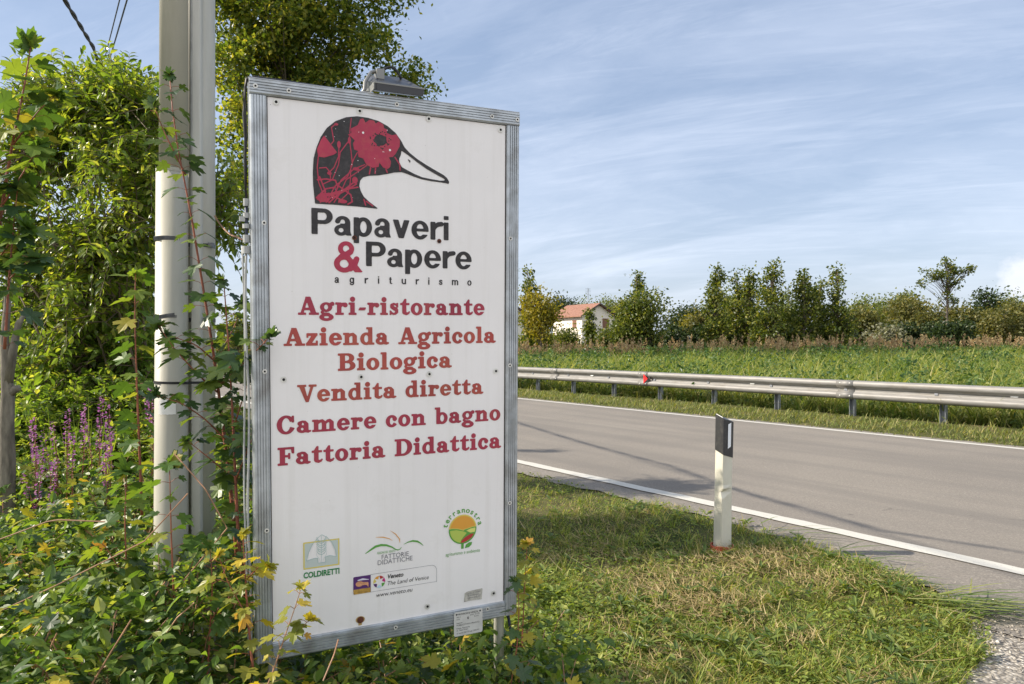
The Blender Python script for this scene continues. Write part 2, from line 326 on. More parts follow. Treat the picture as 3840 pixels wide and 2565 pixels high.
class MB:
    def __init__(s): s.v = []; s.f = []; s.n = 0
    def add(s, v, faces):
        v = np.asarray(v, dtype=np.float64).reshape(-1, 3)
        if isinstance(faces, np.ndarray): s.f.append(faces + s.n)
        else:
            for f in faces: s.f.append(np.asarray([f]) + s.n)
        s.v.append(v); s.n += len(v); return s
    def box(s, x0, y0, z0, x1, y1, z1):
        v = [(x0,y0,z0),(x1,y0,z0),(x1,y1,z0),(x0,y1,z0),(x0,y0,z1),(x1,y0,z1),(x1,y1,z1),(x0,y1,z1)]
        return s.add(v, np.array([(0,3,2,1),(4,5,6,7),(0,1,5,4),(1,2,6,5),(2,3,7,6),(3,0,4,7)]))
    def quad(s, *p): return s.add(p, np.array([(0,1,2,3)]))
    def tube(s, pts, rad, sides=6, cap=True):
        P = np.asarray(pts, float); n = len(P)
        r = np.full(n, rad) if np.isscalar(rad) else np.asarray(rad, float)
        T = np.gradient(P, axis=0); T /= np.linalg.norm(T, axis=1)[:, None] + 1e-12
        ref = np.array([0, 0, 1.0]) if abs(T[0][2]) < 0.9 else np.array([1.0, 0, 0])
        U = np.cross(T, ref); U /= np.linalg.norm(U, axis=1)[:, None] + 1e-9
        W = np.cross(T, U)
        a = np.linspace(0, 2*np.pi, sides, endpoint=False)
        ring = U[:, None, :]*np.cos(a)[None, :, None] + W[:, None, :]*np.sin(a)[None, :, None]
        V = P[:, None, :] + ring*r[:, None, None]
        i = np.arange(n-1)[:, None]*sides; j = np.arange(sides)[None, :]; k = (j+1) % sides
        F = np.stack([i+j, i+k, i+sides+k, i+sides+j], -1).reshape(-1, 4)
        base = s.n
        s.add(V.reshape(-1, 3), F)
        if cap:
            s.f.append(np.array([list(range(sides))[::-1]]) + base)
            s.f.append(np.array([list(range(sides))]) + base + (n-1)*sides)
        return s
    def loft(s, sections, closed=True, cap=True):
        """sections: list of equally long point rings"""
        V = np.asarray(sections, float); n, m = V.shape[:2]; base = s.n
        i = np.arange(n-1)[:, None]*m; j = np.arange(m if closed else m-1)[None, :]; k = (j+1) % m
        s.add(V.reshape(-1, 3), np.stack([i+j, i+k, i+m+k, i+m+j], -1).reshape(-1, 4))
        if cap and closed:
            s.f.append(np.array([list(range(m))[::-1]]) + base)
            s.f.append(np.array([list(range(m))]) + base + (n-1)*m)
        return s
    def disc(s, c, r, y, n=14, ry=None):
        a = np.linspace(0, 2*np.pi, n, endpoint=False)
        return s.add(np.c_[c[0]+r*np.cos(a), np.full(n, y), c[1]+(ry or r)*np.sin(a)], np.array([list(range(n))]))
    def build(s, name, mat, parent=None, smooth=False):
        me = bpy.data.meshes.new(name)
        if s.n:
            V = np.concatenate(s.v); me.vertices.add(len(V)); me.vertices.foreach_set('co', V.astype(np.float32).ravel())
            loops = np.concatenate([f.ravel() for f in s.f]).astype(np.int32)
            sizes = np.concatenate([np.full(len(f), f.shape[1]) for f in s.f])
            me.loops.add(len(loops)); me.loops.foreach_set('vertex_index', loops)
            me.polygons.add(len(sizes)); me.polygons.foreach_set('loop_start', np.concatenate([[0], np.cumsum(sizes)[:-1]]).astype(np.int32))
            me.update(calc_edges=True); me.validate()
            me.polygons.foreach_set('use_smooth', np.full(len(me.polygons), bool(smooth)))
        for m_ in (mat if isinstance(mat, list) else [mat]): me.materials.append(m_)
        o = bpy.data.objects.new(name, me); COL.objects.link(o)
        if parent is not None: o.parent = parent
        return o

def unit(a): return a / (np.linalg.norm(a, axis=-1, keepdims=True) + 1e-12)

# leaf templates: x across, y along the leaf, z up from the blade
def T_oval(w=0.52, fold=0.10, droop=0.12):
    v = [(0,0,0),(-w*.36,.26,fold*.5),(-w*.5,.52,fold*.6),(-w*.28,.82,fold*.2),(0,1,-droop),(w*.28,.82,fold*.2),(w*.5,.52,fold*.6),(w*.36,.26,fold*.5),(0,.5,0)]
    return np.array(v), np.array([(0,8,2,1),(8,4,3,2),(0,7,6,8),(8,6,5,4)])
def T_lance():
    v = [(0,0,0),(-.11,.3,.02),(-.10,.65,-.06),(0,1,-.30),(.10,.65,-.06),(.11,.3,.02),(0,.32,-.015),(0,.66,-.10)]
    return np.array(v)
def T_maple():
    half = [(0.0,0.0),(.10,-.06),(.26,-.10),(.34,.02),(.46,.10),(.40,.20),(.30,.22),(.50,.34),(.66,.50),(.56,.56),(.52,.68),(.34,.58),(.20,.50),(.24,.68),(.22,.82),(.12,.84),(0.0,1.06)]
    out = half + [(-x, y) for x, y in half[-2:0:-1]]
    v = [(x, y, .10*abs(x) - .16*(y-.3)**2 - .10*max(0, abs(x)-.35)) for x, y in out]
    c = (0, .34, 0); n = len(v)
    return np.array(v+[c]), np.array([(i, (i+1) % n, n) for i in range(n)])
def T_diamond(w=0.62):
    v = [(0,0,0),(-w*.5,.48,.07),(0,1,-.05),(w*.5,.48,.07)]
    return np.array(v), np.array([(0,3,2),(0,2,1)])
def T_blade():
    v = [(-.5,0,0),(.5,0,0),(-.42,.36,.04),(.42,.36,.04),(-.3,.70,.16),(.3,.70,.16),(0,1,.38)]
    return np.array(v), np.array([(0,1,3,2),(2,3,5,4),(4,5,6,4)])
LANCE_V = T_lance()
LANCE_F = [np.array([(6,7,2,1),(6,5,4,7)]), np.array([(0,6,1),(0,5,6),(7,3,2),(7,4,3)])]

def scatter(mb, tmpl, org, axis, nrm, sx, sy=None, sz=None):
    V, F = tmpl
    n = len(org); sy = sx if sy is None else sy; sz = sy if sz is None else sz
    sx = np.broadcast_to(sx, n); sy = np.broadcast_to(sy, n); sz = np.broadcast_to(sz, n)
    Y = unit(axis); X = unit(np.cross(Y, nrm)); Z = np.cross(X, Y)
    P = org[:, None, :] + X[:, None, :]*(V[None, :, 0, None]*sx[:, None, None]) + Y[:, None, :]*(V[None, :, 1, None]*sy[:, None, None]) + Z[:, None, :]*(V[None, :, 2, None]*sz[:, None, None])
    k = len(V); off = (np.arange(n)*k)[:, None, None]
    base = mb.n
    mb.v.append(P.reshape(-1, 3)); mb.n += n*k
    for f in (F if isinstance(F, list) else [F]):
        mb.f.append((f[None] + off).reshape(-1, f.shape[1]) + base)

OVAL, MAPLE, DIAM = T_oval(), T_maple(), T_diamond()
LANCE = (LANCE_V, LANCE_F)
bv, bf = T_blade()
BLADE = (bv, [np.array([(0,1,3,2),(2,3,5,4)]), np.array([(4,5,6)])])
def rand_dir(n, up=0.0):
    d = rng.normal(size=(n, 3)); d[:, 2] += up
    return unit(d)

# ------------------------------------------------------------------ ground frame: n across the road, s along it
NX, NY = 0.814, 0.581
def to_xy(n, s): return (n*NX + s*NY, n*NY - s*NX)
def to_ns(x, y): return (x*NX + y*NY, x*NY - y*NX)
LB_S = [-60, -9, -6, -4, -2.8, -2.3, -1.9, -1.64, -1.56, -1.50, -1.4]
LB_N = [5.30, 5.32, 5.36, 5.38, 5.14, 4.98, 4.56, 4.1, 3.6, 2.0, -30]
def lawn_edge(s): return np.interp(s, LB_S, LB_N)
def wob(x, y): return 0.5*np.sin(1.7*x+0.6*y) + 0.3*np.sin(3.1*y-1.3*x+1.0) + 0.2*np.sin(5.3*x+4.1*y)
def ground_z(x, y):
    x = np.asarray(x, float); y = np.asarray(y, float)
    n, s = to_ns(x, y)
    z = np.full(np.broadcast(x, y).shape, -0.03)
    d = lawn_edge(s) - n
    lawn = np.clip(d/0.25, 0, 1)
    z = z + lawn*(0.03 + 0.03*wob(x, y) + 0.012*wob(3.1*x, 2.7*y))
    ditch = np.clip((-x-1.3)/1.2, 0, 1)*np.clip((y-2.2)/1.2, 0, 1)*np.clip((4.2-n)/1.0, 0, 1)
    z = z - 0.25*ditch
    verge = np.clip((n-12.9)/0.25, 0, 1)
    z = z + verge*(0.045 + 0.012*wob(x, y))
    z = z + np.clip(n-15.9, 0, 32)*0.0235
    return z

gn = np.concatenate([np.linspace(-400, -20, 12), np.linspace(-14, -3, 10), np.arange(-2.5, 6.2, 0.22), np.linspace(6.5, 12.5, 6), np.arange(12.8, 16.6, 0.3), np.linspace(18, 70, 16), np.linspace(100, 1500, 12)])
gs = np.concatenate([np.linspace(-1500, -80, 14), np.linspace(-70, -14, 24), np.arange(-13, 0.5, 0.25), np.linspace(1, 30, 12), np.linspace(60, 1500, 10)])
GN, GS = np.meshgrid(gn, gs, indexing='ij')
GX, GY = to_xy(GN, GS)
GZ = ground_z(GX, GY)
a_, b_ = GN.shape
I = (np.arange(a_-1)[:, None]*b_ + np.arange(b_-1)[None, :]).reshape(-1)
mb = MB(); mb.add(np.stack([GX, GY, GZ], -1).reshape(-1, 3), np.stack([I, I+1, I+b_+1, I+b_], -1))
tag(mb.build('ground', M['ground'], smooth=True), kind='structure')

# road sheet with a slightly ragged near edge that widens into the lay-by
ss = np.concatenate([np.linspace(-900, -60, 12), np.arange(-50, -10, 1.0), np.arange(-10, -1.2, 0.12)])
near = np.interp(ss, LB_S, LB_N) - 0.05 + 0.035*np.sin(ss*5.1) + 0.03*np.sin(ss*13.7+1)
near = np.maximum(near, 4.5)
ss = np.concatenate([ss, [-1.0, 0.0, 4, 12, 60, 600]]); near = np.concatenate([near, [4.45, 4.5, 4.6, 4.8, 5.0, 5.2]])
far = 12.95 + 0.03*np.sin(ss*3.3) + 0.03*np.sin(ss*9.1)
mb = MB()
rx0, ry0 = to_xy(near, ss); rx1, ry1 = to_xy(np.maximum(near+0.3, 5.9), ss); rx2, ry2 = to_xy(np.full_like(ss, 12.5), ss); rx3, ry3 = to_xy(far, ss)
m_ = len(ss)
V = np.concatenate([np.c_[rx0, ry0, np.full(m_, -0.012)], np.c_[rx1, ry1, np.zeros(m_)], np.c_[rx2, ry2, np.zeros(m_)], np.c_[rx3, ry3, np.zeros(m_)-0.004]])
i = np.arange(m_-1)
mb.add(V, np.concatenate([np.stack([k*m_+i, k*m_+i+1, (k+1)*m_+i+1, (k+1)*m_+i], -1) for k in range(3)]))
tag(mb.build('road', M['asphalt']), kind='structure')

def strip(name, n0, n1, s0, s1, z, mat, wav=0.006, step=0.12):
    s = np.arange(s0, s1, step); m = len(s)
    r = np.random.default_rng(3)
    e0 = n0 + wav*np.sin(s*7) + r.normal(0, wav*0.5, m); e1 = n1 + wav*np.sin(s*5+2) + r.normal(0, wav*0.5, m)
    x0, y0 = to_xy(e0, s); x1, y1 = to_xy(e1, s)
    mb = MB(); i = np.arange(m-1)
    mb.add(np.concatenate([np.c_[x0, y0, np.full(m, z)], np.c_[x1, y1, np.full(m, z)]]), np.stack([i, i+1, m+i+1, m+i], -1))
    return tag(mb.build(name, mat), kind='structure')
strip('edge_line_near', 5.69, 5.86, -140, 25, 0.005, M['road_paint'], step=0.1)
strip('edge_line_far', 12.50, 12.66, -140, 25, 0.005, M['road_paint'], step=0.2)
mb = MB()
gp = [to_xy(n_, s_) for n_, s_ in [(-12, -1.55), (-12, 14), (4.95, 14), (4.75, -1.9), (3.6, -1.80), (2.0, -1.70)]]
mb.add([(x, y, -0.020) for x, y in gp], [list(range(6))])
tag(mb.build('gravel_shoulder', M['gravel']), kind='structure')
# loose stones
mb = MB()
N = 1500
sn = 4.45+rng.normal(0, .28, N); s_ = rng.uniform(-2.3, -0.2, N)
ok = sn > lawn_edge(s_) - 0.05
X, Y = to_xy(sn[ok], s_[ok])
for x, y in zip(X, Y):
    r = random.uniform(0.004, 0.013)
    v = np.array([(0,0,1),(1,0,0),(0,1,0),(-1,0,0),(0,-1,0)])*r*rng.uniform(0.6, 1.2, (5, 3)) + (x, y, -0.008)
    mb.add(v, np.array([(0,1,2),(0,2,3),(0,3,4),(0,4,1)]))
tag(mb.build('loose_gravel', M['gravel']), 'pale loose gravel scattered along the asphalt edge at the lower right', 'gravel', kind='stuff')

# ------------------------------------------------------------------ flat printed marks from signed distance fields
def sd_box(X, Y, x0, y0, x1, y1):
    dx = np.abs(X-(x0+x1)/2)-(x1-x0)/2; dy = np.abs(Y-(y0+y1)/2)-(y1-y0)/2
    return np.hypot(np.maximum(dx, 0), np.maximum(dy, 0)) + np.minimum(np.maximum(dx, dy), 0)
def sd_poly(X, Y, pts):
    P = np.asarray(pts, float); Q = np.roll(P, -1, 0)
    d = np.full(X.shape, 1e9); ins = np.zeros(X.shape, bool)
    for (ax, ay), (bx, by) in zip(P, Q):
        ex, ey = bx-ax, by-ay; wx, wy = X-ax, Y-ay
        t = np.clip((wx*ex+wy*ey)/(ex*ex+ey*ey+1e-12), 0, 1)
        d = np.minimum(d, np.hypot(wx-ex*t, wy-ey*t))
        c = ((ay <= Y) & (by > Y)) | ((by <= Y) & (ay > Y))
        with np.errstate(divide='ignore', invalid='ignore'):
            xi = ax + (Y-ay)*ex/(ey if abs(ey) > 1e-12 else 1e-12)
        ins ^= c & (X < xi)
    return np.where(ins, -d, d)
def sd_ell(X, Y, cx, cy, rx, ry): return (np.hypot((X-cx)/rx, (Y-cy)/ry)-1)*min(rx, ry)
def sd_stroke(X, Y, pts, w):
    P = np.asarray(pts, float); n = len(P)
    W = np.full(n, w) if np.isscalar(w) else np.asarray(w, float)
    d = np.full(X.shape, 1e9)
    for k in range(n-1):
        (ax, ay), (bx, by) = P[k], P[k+1]
        ex, ey = bx-ax, by-ay
        t = np.clip(((X-ax)*ex+(Y-ay)*ey)/(ex*ex+ey*ey+1e-12), 0, 1)
        d = np.minimum(d, np.hypot(X-ax-ex*t, Y-ay-ey*t) - (W[k]+(W[k+1]-W[k])*t)/2)
    return d
def U(*a):
    r = a[0]
    for b in a[1:]: r = np.minimum(r, b)
    return r
def SUB(a, *bs):
    for b in bs: a = np.maximum(a, -b)
    return a
def field_mesh(fn, x0, y0, x1, y1, res):
    """marching squares: the region fn<0 as vertices (2D) and polygons"""
    nx = max(4, int(round((x1-x0)/res))); ny = max(4, int(round((y1-y0)/res)))
    xs = np.linspace(x0, x1, nx+1); ys = np.linspace(y0, y1, ny+1)
    X, Y = np.meshgrid(xs, ys); D = fn(X, Y); IN = D < 0
    verts, faces = [], []
    full = IN[:-1, :-1] & IN[1:, :-1] & IN[:-1, 1:] & IN[1:, 1:]
    some = (IN[:-1, :-1] | IN[1:, :-1] | IN[:-1, 1:] | IN[1:, 1:]) & ~full
    for j in range(ny):
        i = 0; row = full[j]
        while i < nx:
            if row[i]:
                k = i
                while k < nx and row[k]: k += 1
                b = len(verts); verts += [(xs[i], ys[j]), (xs[k], ys[j]), (xs[k], ys[j+1]), (xs[i], ys[j+1])]
                faces.append([b, b+1, b+2, b+3]); i = k
            else: i += 1
    for j, i in zip(*np.nonzero(some)):
        c = [(xs[i], ys[j], D[j, i]), (xs[i+1], ys[j], D[j, i+1]), (xs[i+1], ys[j+1], D[j+1, i+1]), (xs[i], ys[j+1], D[j+1, i])]
        poly = []
        for k in range(4):
            p, q = c[k], c[(k+1) % 4]
            if p[2] < 0: poly.append((p[0], p[1]))
            if (p[2] < 0) != (q[2] < 0):
                t = p[2]/(p[2]-q[2]); poly.append((p[0]+(q[0]-p[0])*t, p[1]+(q[1]-p[1])*t))
        if len(poly) > 2:
            b = len(verts); verts += poly; faces.append(list(range(b, b+len(poly))))
    return np.array(verts).reshape(-1, 2), faces

# bold slab-serif letters (cap height 1, x-height .69)
def glyphs():
    G = {}
    B = sd_box; P = sd_poly; E = sd_ell; S = sd_stroke
    ring = lambda X, Y, cx, cy, rx, ry, ix, iy: SUB(E(X, Y, cx, cy, rx, ry), E(X, Y, cx, cy, ix, iy))
    G['A'] = (1.16, lambda X, Y: U(P(X,Y,[(.42,1),(.68,1),(1.04,0),(.76,0)]), P(X,Y,[(.44,1),(.56,1),(.25,0),(.12,0)]), B(X,Y,.26,.27,.8,.37), B(X,Y,0,0,.42,.09), B(X,Y,.62,0,1.16,.09)))
    G['g'] = (.82, lambda X, Y: U(ring(X,Y,.35,.43,.33,.26,.14,.17), ring(X,Y,.37,-.15,.38,.2,.2,.085), S(X,Y,[(.18,.24),(.1,.13),(.2,.04),(.5,.02)],[.1,.1,.11,.13]), S(X,Y,[(.56,.58),(.68,.66)],[.1,.1]), E(X,Y,.72,.62,.1,.1)))
    G['r'] = (.70, lambda X, Y: U(B(X,Y,.1,0,.32,.69), B(X,Y,0,0,.46,.09), B(X,Y,0,.6,.2,.69), S(X,Y,[(.28,.46),(.4,.61),(.56,.62)],[.1,.13,.12]), E(X,Y,.57,.56,.12,.12)))
    G['i'] = (.46, lambda X, Y: U(B(X,Y,.1,0,.33,.69), B(X,Y,0,0,.44,.09), B(X,Y,0,.6,.2,.69), E(X,Y,.22,.9,.135,.135)))
    G['-'] = (.50, lambda X, Y: P(X,Y,[(.04,.27),(.4,.27),(.47,.40),(.11,.40)]))
    G['s'] = (.62, lambda X, Y: U(S(X,Y,[(.49,.52),(.42,.61),(.28,.645),(.15,.57),(.16,.46),(.3,.38),(.45,.29),(.47,.16),(.38,.06),(.24,.045),(.1,.14)],[.08,.08,.1,.15,.17,.2,.18,.15,.1,.08,.07]), P(X,Y,[(.46,.46),(.54,.44),(.54,.69),(.47,.69)]), P(X,Y,[(.04,0),(.11,0),(.13,.2),(.04,.24)])))
    G['t'] = (.58, lambda X, Y: U(P(X,Y,[(.13,.1),(.35,.1),(.35,.94),(.27,.94),(.13,.72)]), B(X,Y,0,.6,.55,.69), S(X,Y,[(.25,.12),(.37,.055),(.5,.09),(.56,.16)],[.18,.13,.09,.06])))
    G['o'] = (.76, lambda X, Y: ring(X,Y,.37,.345,.365,.36,.15,.265))
    G['n'] = (.92, lambda X, Y: U(B(X,Y,.1,0,.32,.69), B(X,Y,0,0,.43,.09), B(X,Y,0,.6,.2,.69), S(X,Y,[(.28,.46),(.42,.60),(.56,.62),(.67,.5)],[.08,.13,.15,.2]), B(X,Y,.56,0,.78,.52), B(X,Y,.48,0,.89,.09)))
    G['m'] = (1.36, lambda X, Y: U(G['n'][1](X, Y), S(X,Y,[(.74,.46),(.88,.60),(1.0,.62),(1.11,.5)],[.08,.13,.15,.2]), B(X,Y,1.0,0,1.22,.52), B(X,Y,.93,0,1.33,.09)))
    G['a'] = (.80, lambda X, Y: U(ring(X,Y,.3,.2,.29,.21,.10,.10), B(X,Y,.42,.05,.64,.5), S(X,Y,[(.53,.48),(.46,.60),(.32,.64),(.18,.60)],[.2,.13,.09,.08]), E(X,Y,.16,.53,.11,.11), S(X,Y,[(.55,.1),(.64,.045),(.76,.07)],[.2,.12,.07])))
    G['e'] = (.74, lambda X, Y: U(SUB(ring(X,Y,.365,.345,.36,.36,.15,.26), B(X,Y,.4,.17,.85,.315)), B(X,Y,.12,.31,.7,.395)))
    G['z'] = (.68, lambda X, Y: U(B(X,Y,.03,.57,.62,.69), B(X,Y,0,0,.64,.12), P(X,Y,[(.36,.62),(.62,.62),(.26,.08),(0,.08)]), B(X,Y,.03,.46,.1,.6), B(X,Y,.56,.08,.64,.25)))
    G['d'] = (.86, lambda X, Y: U(ring(X,Y,.36,.345,.35,.36,.15,.26), B(X,Y,.49,0.02,.71,1.02), B(X,Y,.38,.93,.6,1.02), B(X,Y,.5,0,.83,.09)))
    G['l'] = (.46, lambda X, Y: U(B(X,Y,.1,0,.32,1.02), B(X,Y,0,0,.43,.09), B(X,Y,0,.93,.2,1.02)))
    G['c'] = (.70, lambda X, Y: U(SUB(ring(X,Y,.36,.345,.355,.36,.14,.26), P(X,Y,[(.3,.33),(.9,.02),(.9,.66),(.3,.36)])), E(X,Y,.55,.48,.12,.12)))
    G['b'] = (.86, lambda X, Y: U(ring(X,Y,.47,.345,.35,.36,.15,.26), B(X,Y,.1,0,.32,1.02), B(X,Y,0,.93,.2,1.02)))
    G['B'] = (1.02, lambda X, Y: U(B(X,Y,.12,0,.37,1), B(X,Y,0,0,.5,.09), B(X,Y,0,.91,.5,1), B(X,Y,.3,.91,.58,1), B(X,Y,.3,.46,.62,.55), B(X,Y,.3,0,.62,.09), np.maximum(ring(X,Y,.56,.735,.34,.265,.09,.175), .54-X), np.maximum(ring(X,Y,.58,.275,.39,.275,.13,.185), .56-X)))
    G['C'] = (1.04, lambda X, Y: U(SUB(ring(X,Y,.52,.5,.5,.53,.25,.43), P(X,Y,[(.5,.42),(1.3,.2),(1.3,.86),(.5,.6)])), B(X,Y,.86,.64,.95,1.0), S(X,Y,[(.85,.28),(.72,.08)],[.06,.14])))
    G['V'] = (1.06, lambda X, Y: U(P(X,Y,[(.08,1),(.35,1),(.62,0),(.48,0)]), P(X,Y,[(.80,1),(.93,1),(.62,0),(.5,0)]), B(X,Y,0,.91,.48,1), B(X,Y,.66,.91,1.08,1)))
    G['F'] = (.92, lambda X, Y: U(B(X,Y,.12,0,.37,1), B(X,Y,0,0,.52,.09), B(X,Y,0,.91,.88,1), P(X,Y,[(.78,.66),(.88,.66),(.88,1),(.72,1)]), B(X,Y,.3,.46,.62,.55), B(X,Y,.58,.35,.66,.66)))
    G['D'] = (1.10, lambda X, Y: U(B(X,Y,.12,0,.37,1), B(X,Y,0,0,.55,.09), B(X,Y,0,.91,.55,1), np.maximum(ring(X,Y,.5,.5,.56,.5,.29,.41), .48-X)))
    return G
GLY = glyphs(); GLY_CACHE = {}
def slab_line(text, x0, x1, base, cap, y=-0.0016):
    """one printed line of slab-serif text in the plane y, stretched to run from x0 to x1"""
    items, pen = [], 0.0
    for ch in text:
        if ch == ' ': pen += 0.52; continue
        items.append((ch, pen)); pen += GLY[ch][0] + 0.09
    tot = pen - 0.09; sx = (x1-x0)/tot
    mb = MB()
    for ch, p in items:
        if ch not in GLY_CACHE: GLY_CACHE[ch] = field_mesh(lambda X, Y: GLY[ch][1](X, Y) - 0.022, -0.1, -0.42, GLY[ch][0]+0.1, 1.1, 0.034)
        v, f = GLY_CACHE[ch]
        mb.add(np.c_[x0+(v[:, 0]+p)*sx, np.full(len(v), y), base+v[:, 1]*cap], f)
    return mb

# grotesque sans letters for the big name (cap height 1, x-height .74)
def sans_glyphs():
    G = {}
    B = sd_box; P = sd_poly; E = sd_ell; S = sd_stroke
    ring = lambda X, Y, cx, cy, rx, ry, ix, iy: SUB(E(X, Y, cx, cy, rx, ry), E(X, Y, cx, cy, ix, iy))
    def arch(X, Y, x0, x1, w):            # n-shaped shoulder between two stems
        cx = (x0+x1)/2; rx = (x1-x0)/2
        return np.maximum(ring(X, Y, cx, .44, rx, .31, rx-w, .31-.155), .44-Y)
    G['P'] = (.70, lambda X, Y: U(B(X,Y,0,0,.21,1), B(X,Y,.1,.84,.42,1), B(X,Y,.1,.40,.42,.55), np.maximum(ring(X,Y,.41,.70,.31,.30,.105,.145), .40-X)))
    G['a'] = (.60, lambda X, Y: U(ring(X,Y,.235,.20,.235,.215,.085,.085), B(X,Y,.37,.10,.555,.52), P(X,Y,[(.37,.16),(.39,.04),(.42,0),(.62,0),(.58,.06),(.555,.16)]), np.maximum(ring(X,Y,.29,.50,.265,.255,.085,.12), U(.50-Y)), S(X,Y,[(.115,.535),(.125,.545)],.17), SUB(B(X,Y,.2,.33,.5,.46), B(X,Y,-1,-1,.2,2))))
    G['p'] = (.66, lambda X, Y: U(B(X,Y,0,-.28,.19,.735), ring(X,Y,.345,.365,.305,.385,.115,.235)))
    G['v'] = (.62, lambda X, Y: U(P(X,Y,[(0,.735),(.21,.735),(.405,0),(.215,0)]), P(X,Y,[(.62,.735),(.41,.735),(.215,0),(.405,0)])))
    G['e'] = (.65, lambda X, Y: U(SUB(ring(X,Y,.325,.365,.325,.385,.135,.245), B(X,Y,.33,.19,1.0,.31)), B(X,Y,.1,.31,.645,.425)))
    G['r'] = (.44, lambda X, Y: U(B(X,Y,0,0,.19,.735), S(X,Y,[(.14,.42),(.20,.56),(.30,.635),(.42,.655)],[.1,.16,.19,.19])))
    G['i'] = (.19, lambda X, Y: U(B(X,Y,0,0,.19,.735), B(X,Y,0,.84,.19,1)))
    G['g'] = (.66, lambda X, Y: U(ring(X,Y,.315,.375,.305,.375,.115,.225), B(X,Y,.44,-.02,.63,.735), np.maximum(ring(X,Y,.325,-.02,.305,.26,.115,.12), Y+.02), S(X,Y,[(.12,-.06),(.13,-.08)],.15)))
    G['t'] = (.37, lambda X, Y: U(B(X,Y,.08,.12,.27,.93), B(X,Y,-.02,.60,.37,.735), S(X,Y,[(.175,.14),(.22,.075),(.36,.075)],[.18,.15,.15])))
    G['u'] = (.64, lambda X, Y: U(B(X,Y,0,.28,.19,.735), B(X,Y,.45,0,.64,.735), np.maximum(ring(X,Y,.32,.30,.32,.315,.13,.16), Y-.30)))
    G['m'] = (.98, lambda X, Y: U(B(X,Y,0,0,.19,.735), B(X,Y,.395,0,.585,.45), B(X,Y,.79,0,.98,.45), arch(X,Y,0,.585,.19), arch(X,Y,.395,.98,.19)))
    G['s'] = (.57, lambda X, Y: S(X,Y,[(.47,.55),(.40,.635),(.28,.66),(.14,.61),(.11,.53),(.18,.44),(.38,.34),(.46,.25),(.44,.14),(.32,.07),(.18,.08),(.09,.19)],[.15,.15,.15,.16,.17,.18,.18,.17,.16,.15,.15,.16]))
    G['o'] = (.66, lambda X, Y: ring(X,Y,.33,.365,.33,.385,.135,.235))
    G['&'] = (.86, lambda X, Y: U(ring(X,Y,.37,.76,.245,.24,.095,.105), SUB(ring(X,Y,.31,.27,.31,.29,.135,.13), P(X,Y,[(.36,.36),(.8,.1),(.8,.6),(.42,.56)])), P(X,Y,[(.20,.66),(.38,.66),(.89,0),(.63,0)]), S(X,Y,[(.22,.48),(.40,.58),(.50,.66)],[.19,.19,.18]), S(X,Y,[(.50,.10),(.62,.24),(.69,.44)],[.16,.18,.17])))
    return G
SGL = sans_glyphs(); SGL_CACHE = {}
def grotesque(text, x0, x1, base, cap, y=-0.0016, gap=0.07):
    items, pen = [], 0.0
    for ch in text: items.append((ch, pen)); pen += SGL[ch][0] + gap
    sx = (x1-x0)/(pen-gap); mb = MB()
    for ch, p in items:
        if ch not in SGL_CACHE: SGL_CACHE[ch] = field_mesh(SGL[ch][1], -0.1, -0.42, SGL[ch][0]+0.1, 1.1, 0.03)
        v, f = SGL_CACHE[ch]
        mb.add(np.c_[x0+(p+v[:, 0])*sx, np.full(len(v), y), base+v[:, 1]*cap], f)
    return mb
def spaced(text, x0, x1, base, cap):
    w = sum(SGL[c][0] for c in text)*cap
    mb = MB(); g = ((x1-x0)-w)/(len(text)-1); pen = x0
    for ch in text:
        if ch not in SGL_CACHE: SGL_CACHE[ch] = field_mesh(SGL[ch][1], -0.1, -0.42, SGL[ch][0]+0.1, 1.1, 0.03)
        v, f = SGL_CACHE[ch]
        mb.add(np.c_[pen+v[:, 0]*cap, np.full(len(v), -0.0016), base+v[:, 1]*cap], f); pen += SGL[ch][0]*cap+g
    return mb

# sans text from Blender's own built-in font
TXT = {}
def text2d(body, bold=0.0, shear=0.0, space=1.0):
    key = (body, bold, shear, space)
    if key in TXT: return TXT[key]
    cu = bpy.data.curves.new('lettering_curve', 'FONT'); cu.body = body; cu.offset = bold; cu.shear = shear; cu.space_character = space
    cu.resolution_u = 4
    o = bpy.data.objects.new('lettering_curve', cu); COL.objects.link(o)
    dg = bpy.context.evaluated_depsgraph_get(); dg.update()
    me = bpy.data.meshes.new_from_object(o.evaluated_get(dg))
    v = np.array([(p.co.x, p.co.y) for p in me.vertices]); f = [list(p.vertices) for p in me.polygons]
    bpy.data.objects.remove(o); bpy.data.curves.remove(cu); bpy.data.meshes.remove(me)
    TXT[key] = (v, f); return v, f
CAPH = float(text2d('H')[0][:, 1].max())
def sans(mb, body, x0, x1, base, cap, bold=0.0, shear=0.0, y=-0.0016, fit='scale'):
    sp = 1.0
    if fit == 'space':
        w1 = np.ptp(text2d(body, bold, shear, 1.0)[0][:, 0]); w2 = np.ptp(text2d(body, bold, shear, 2.0)[0][:, 0])
        sp = 1 + ((x1-x0)*CAPH/cap - w1)/(w2-w1)
    v, f = text2d(body, bold, shear, sp)
    a, b = v[:, 0].min(), v[:, 0].max()
    mb.add(np.c_[x0+(v[:, 0]-a)*(x1-x0)/(b-a), np.full(len(v), y), base+v[:, 1]*cap/CAPH], f)
    return mb
def mark(fn, x0, z0, x1, z1, res, y=-0.0016):
    v, f = field_mesh(fn, x0, z0, x1, z1, res); mb = MB()
    if len(v): mb.add(np.c_[v[:, 0], np.full(len(v), y), v[:, 1]], f)
    return mb

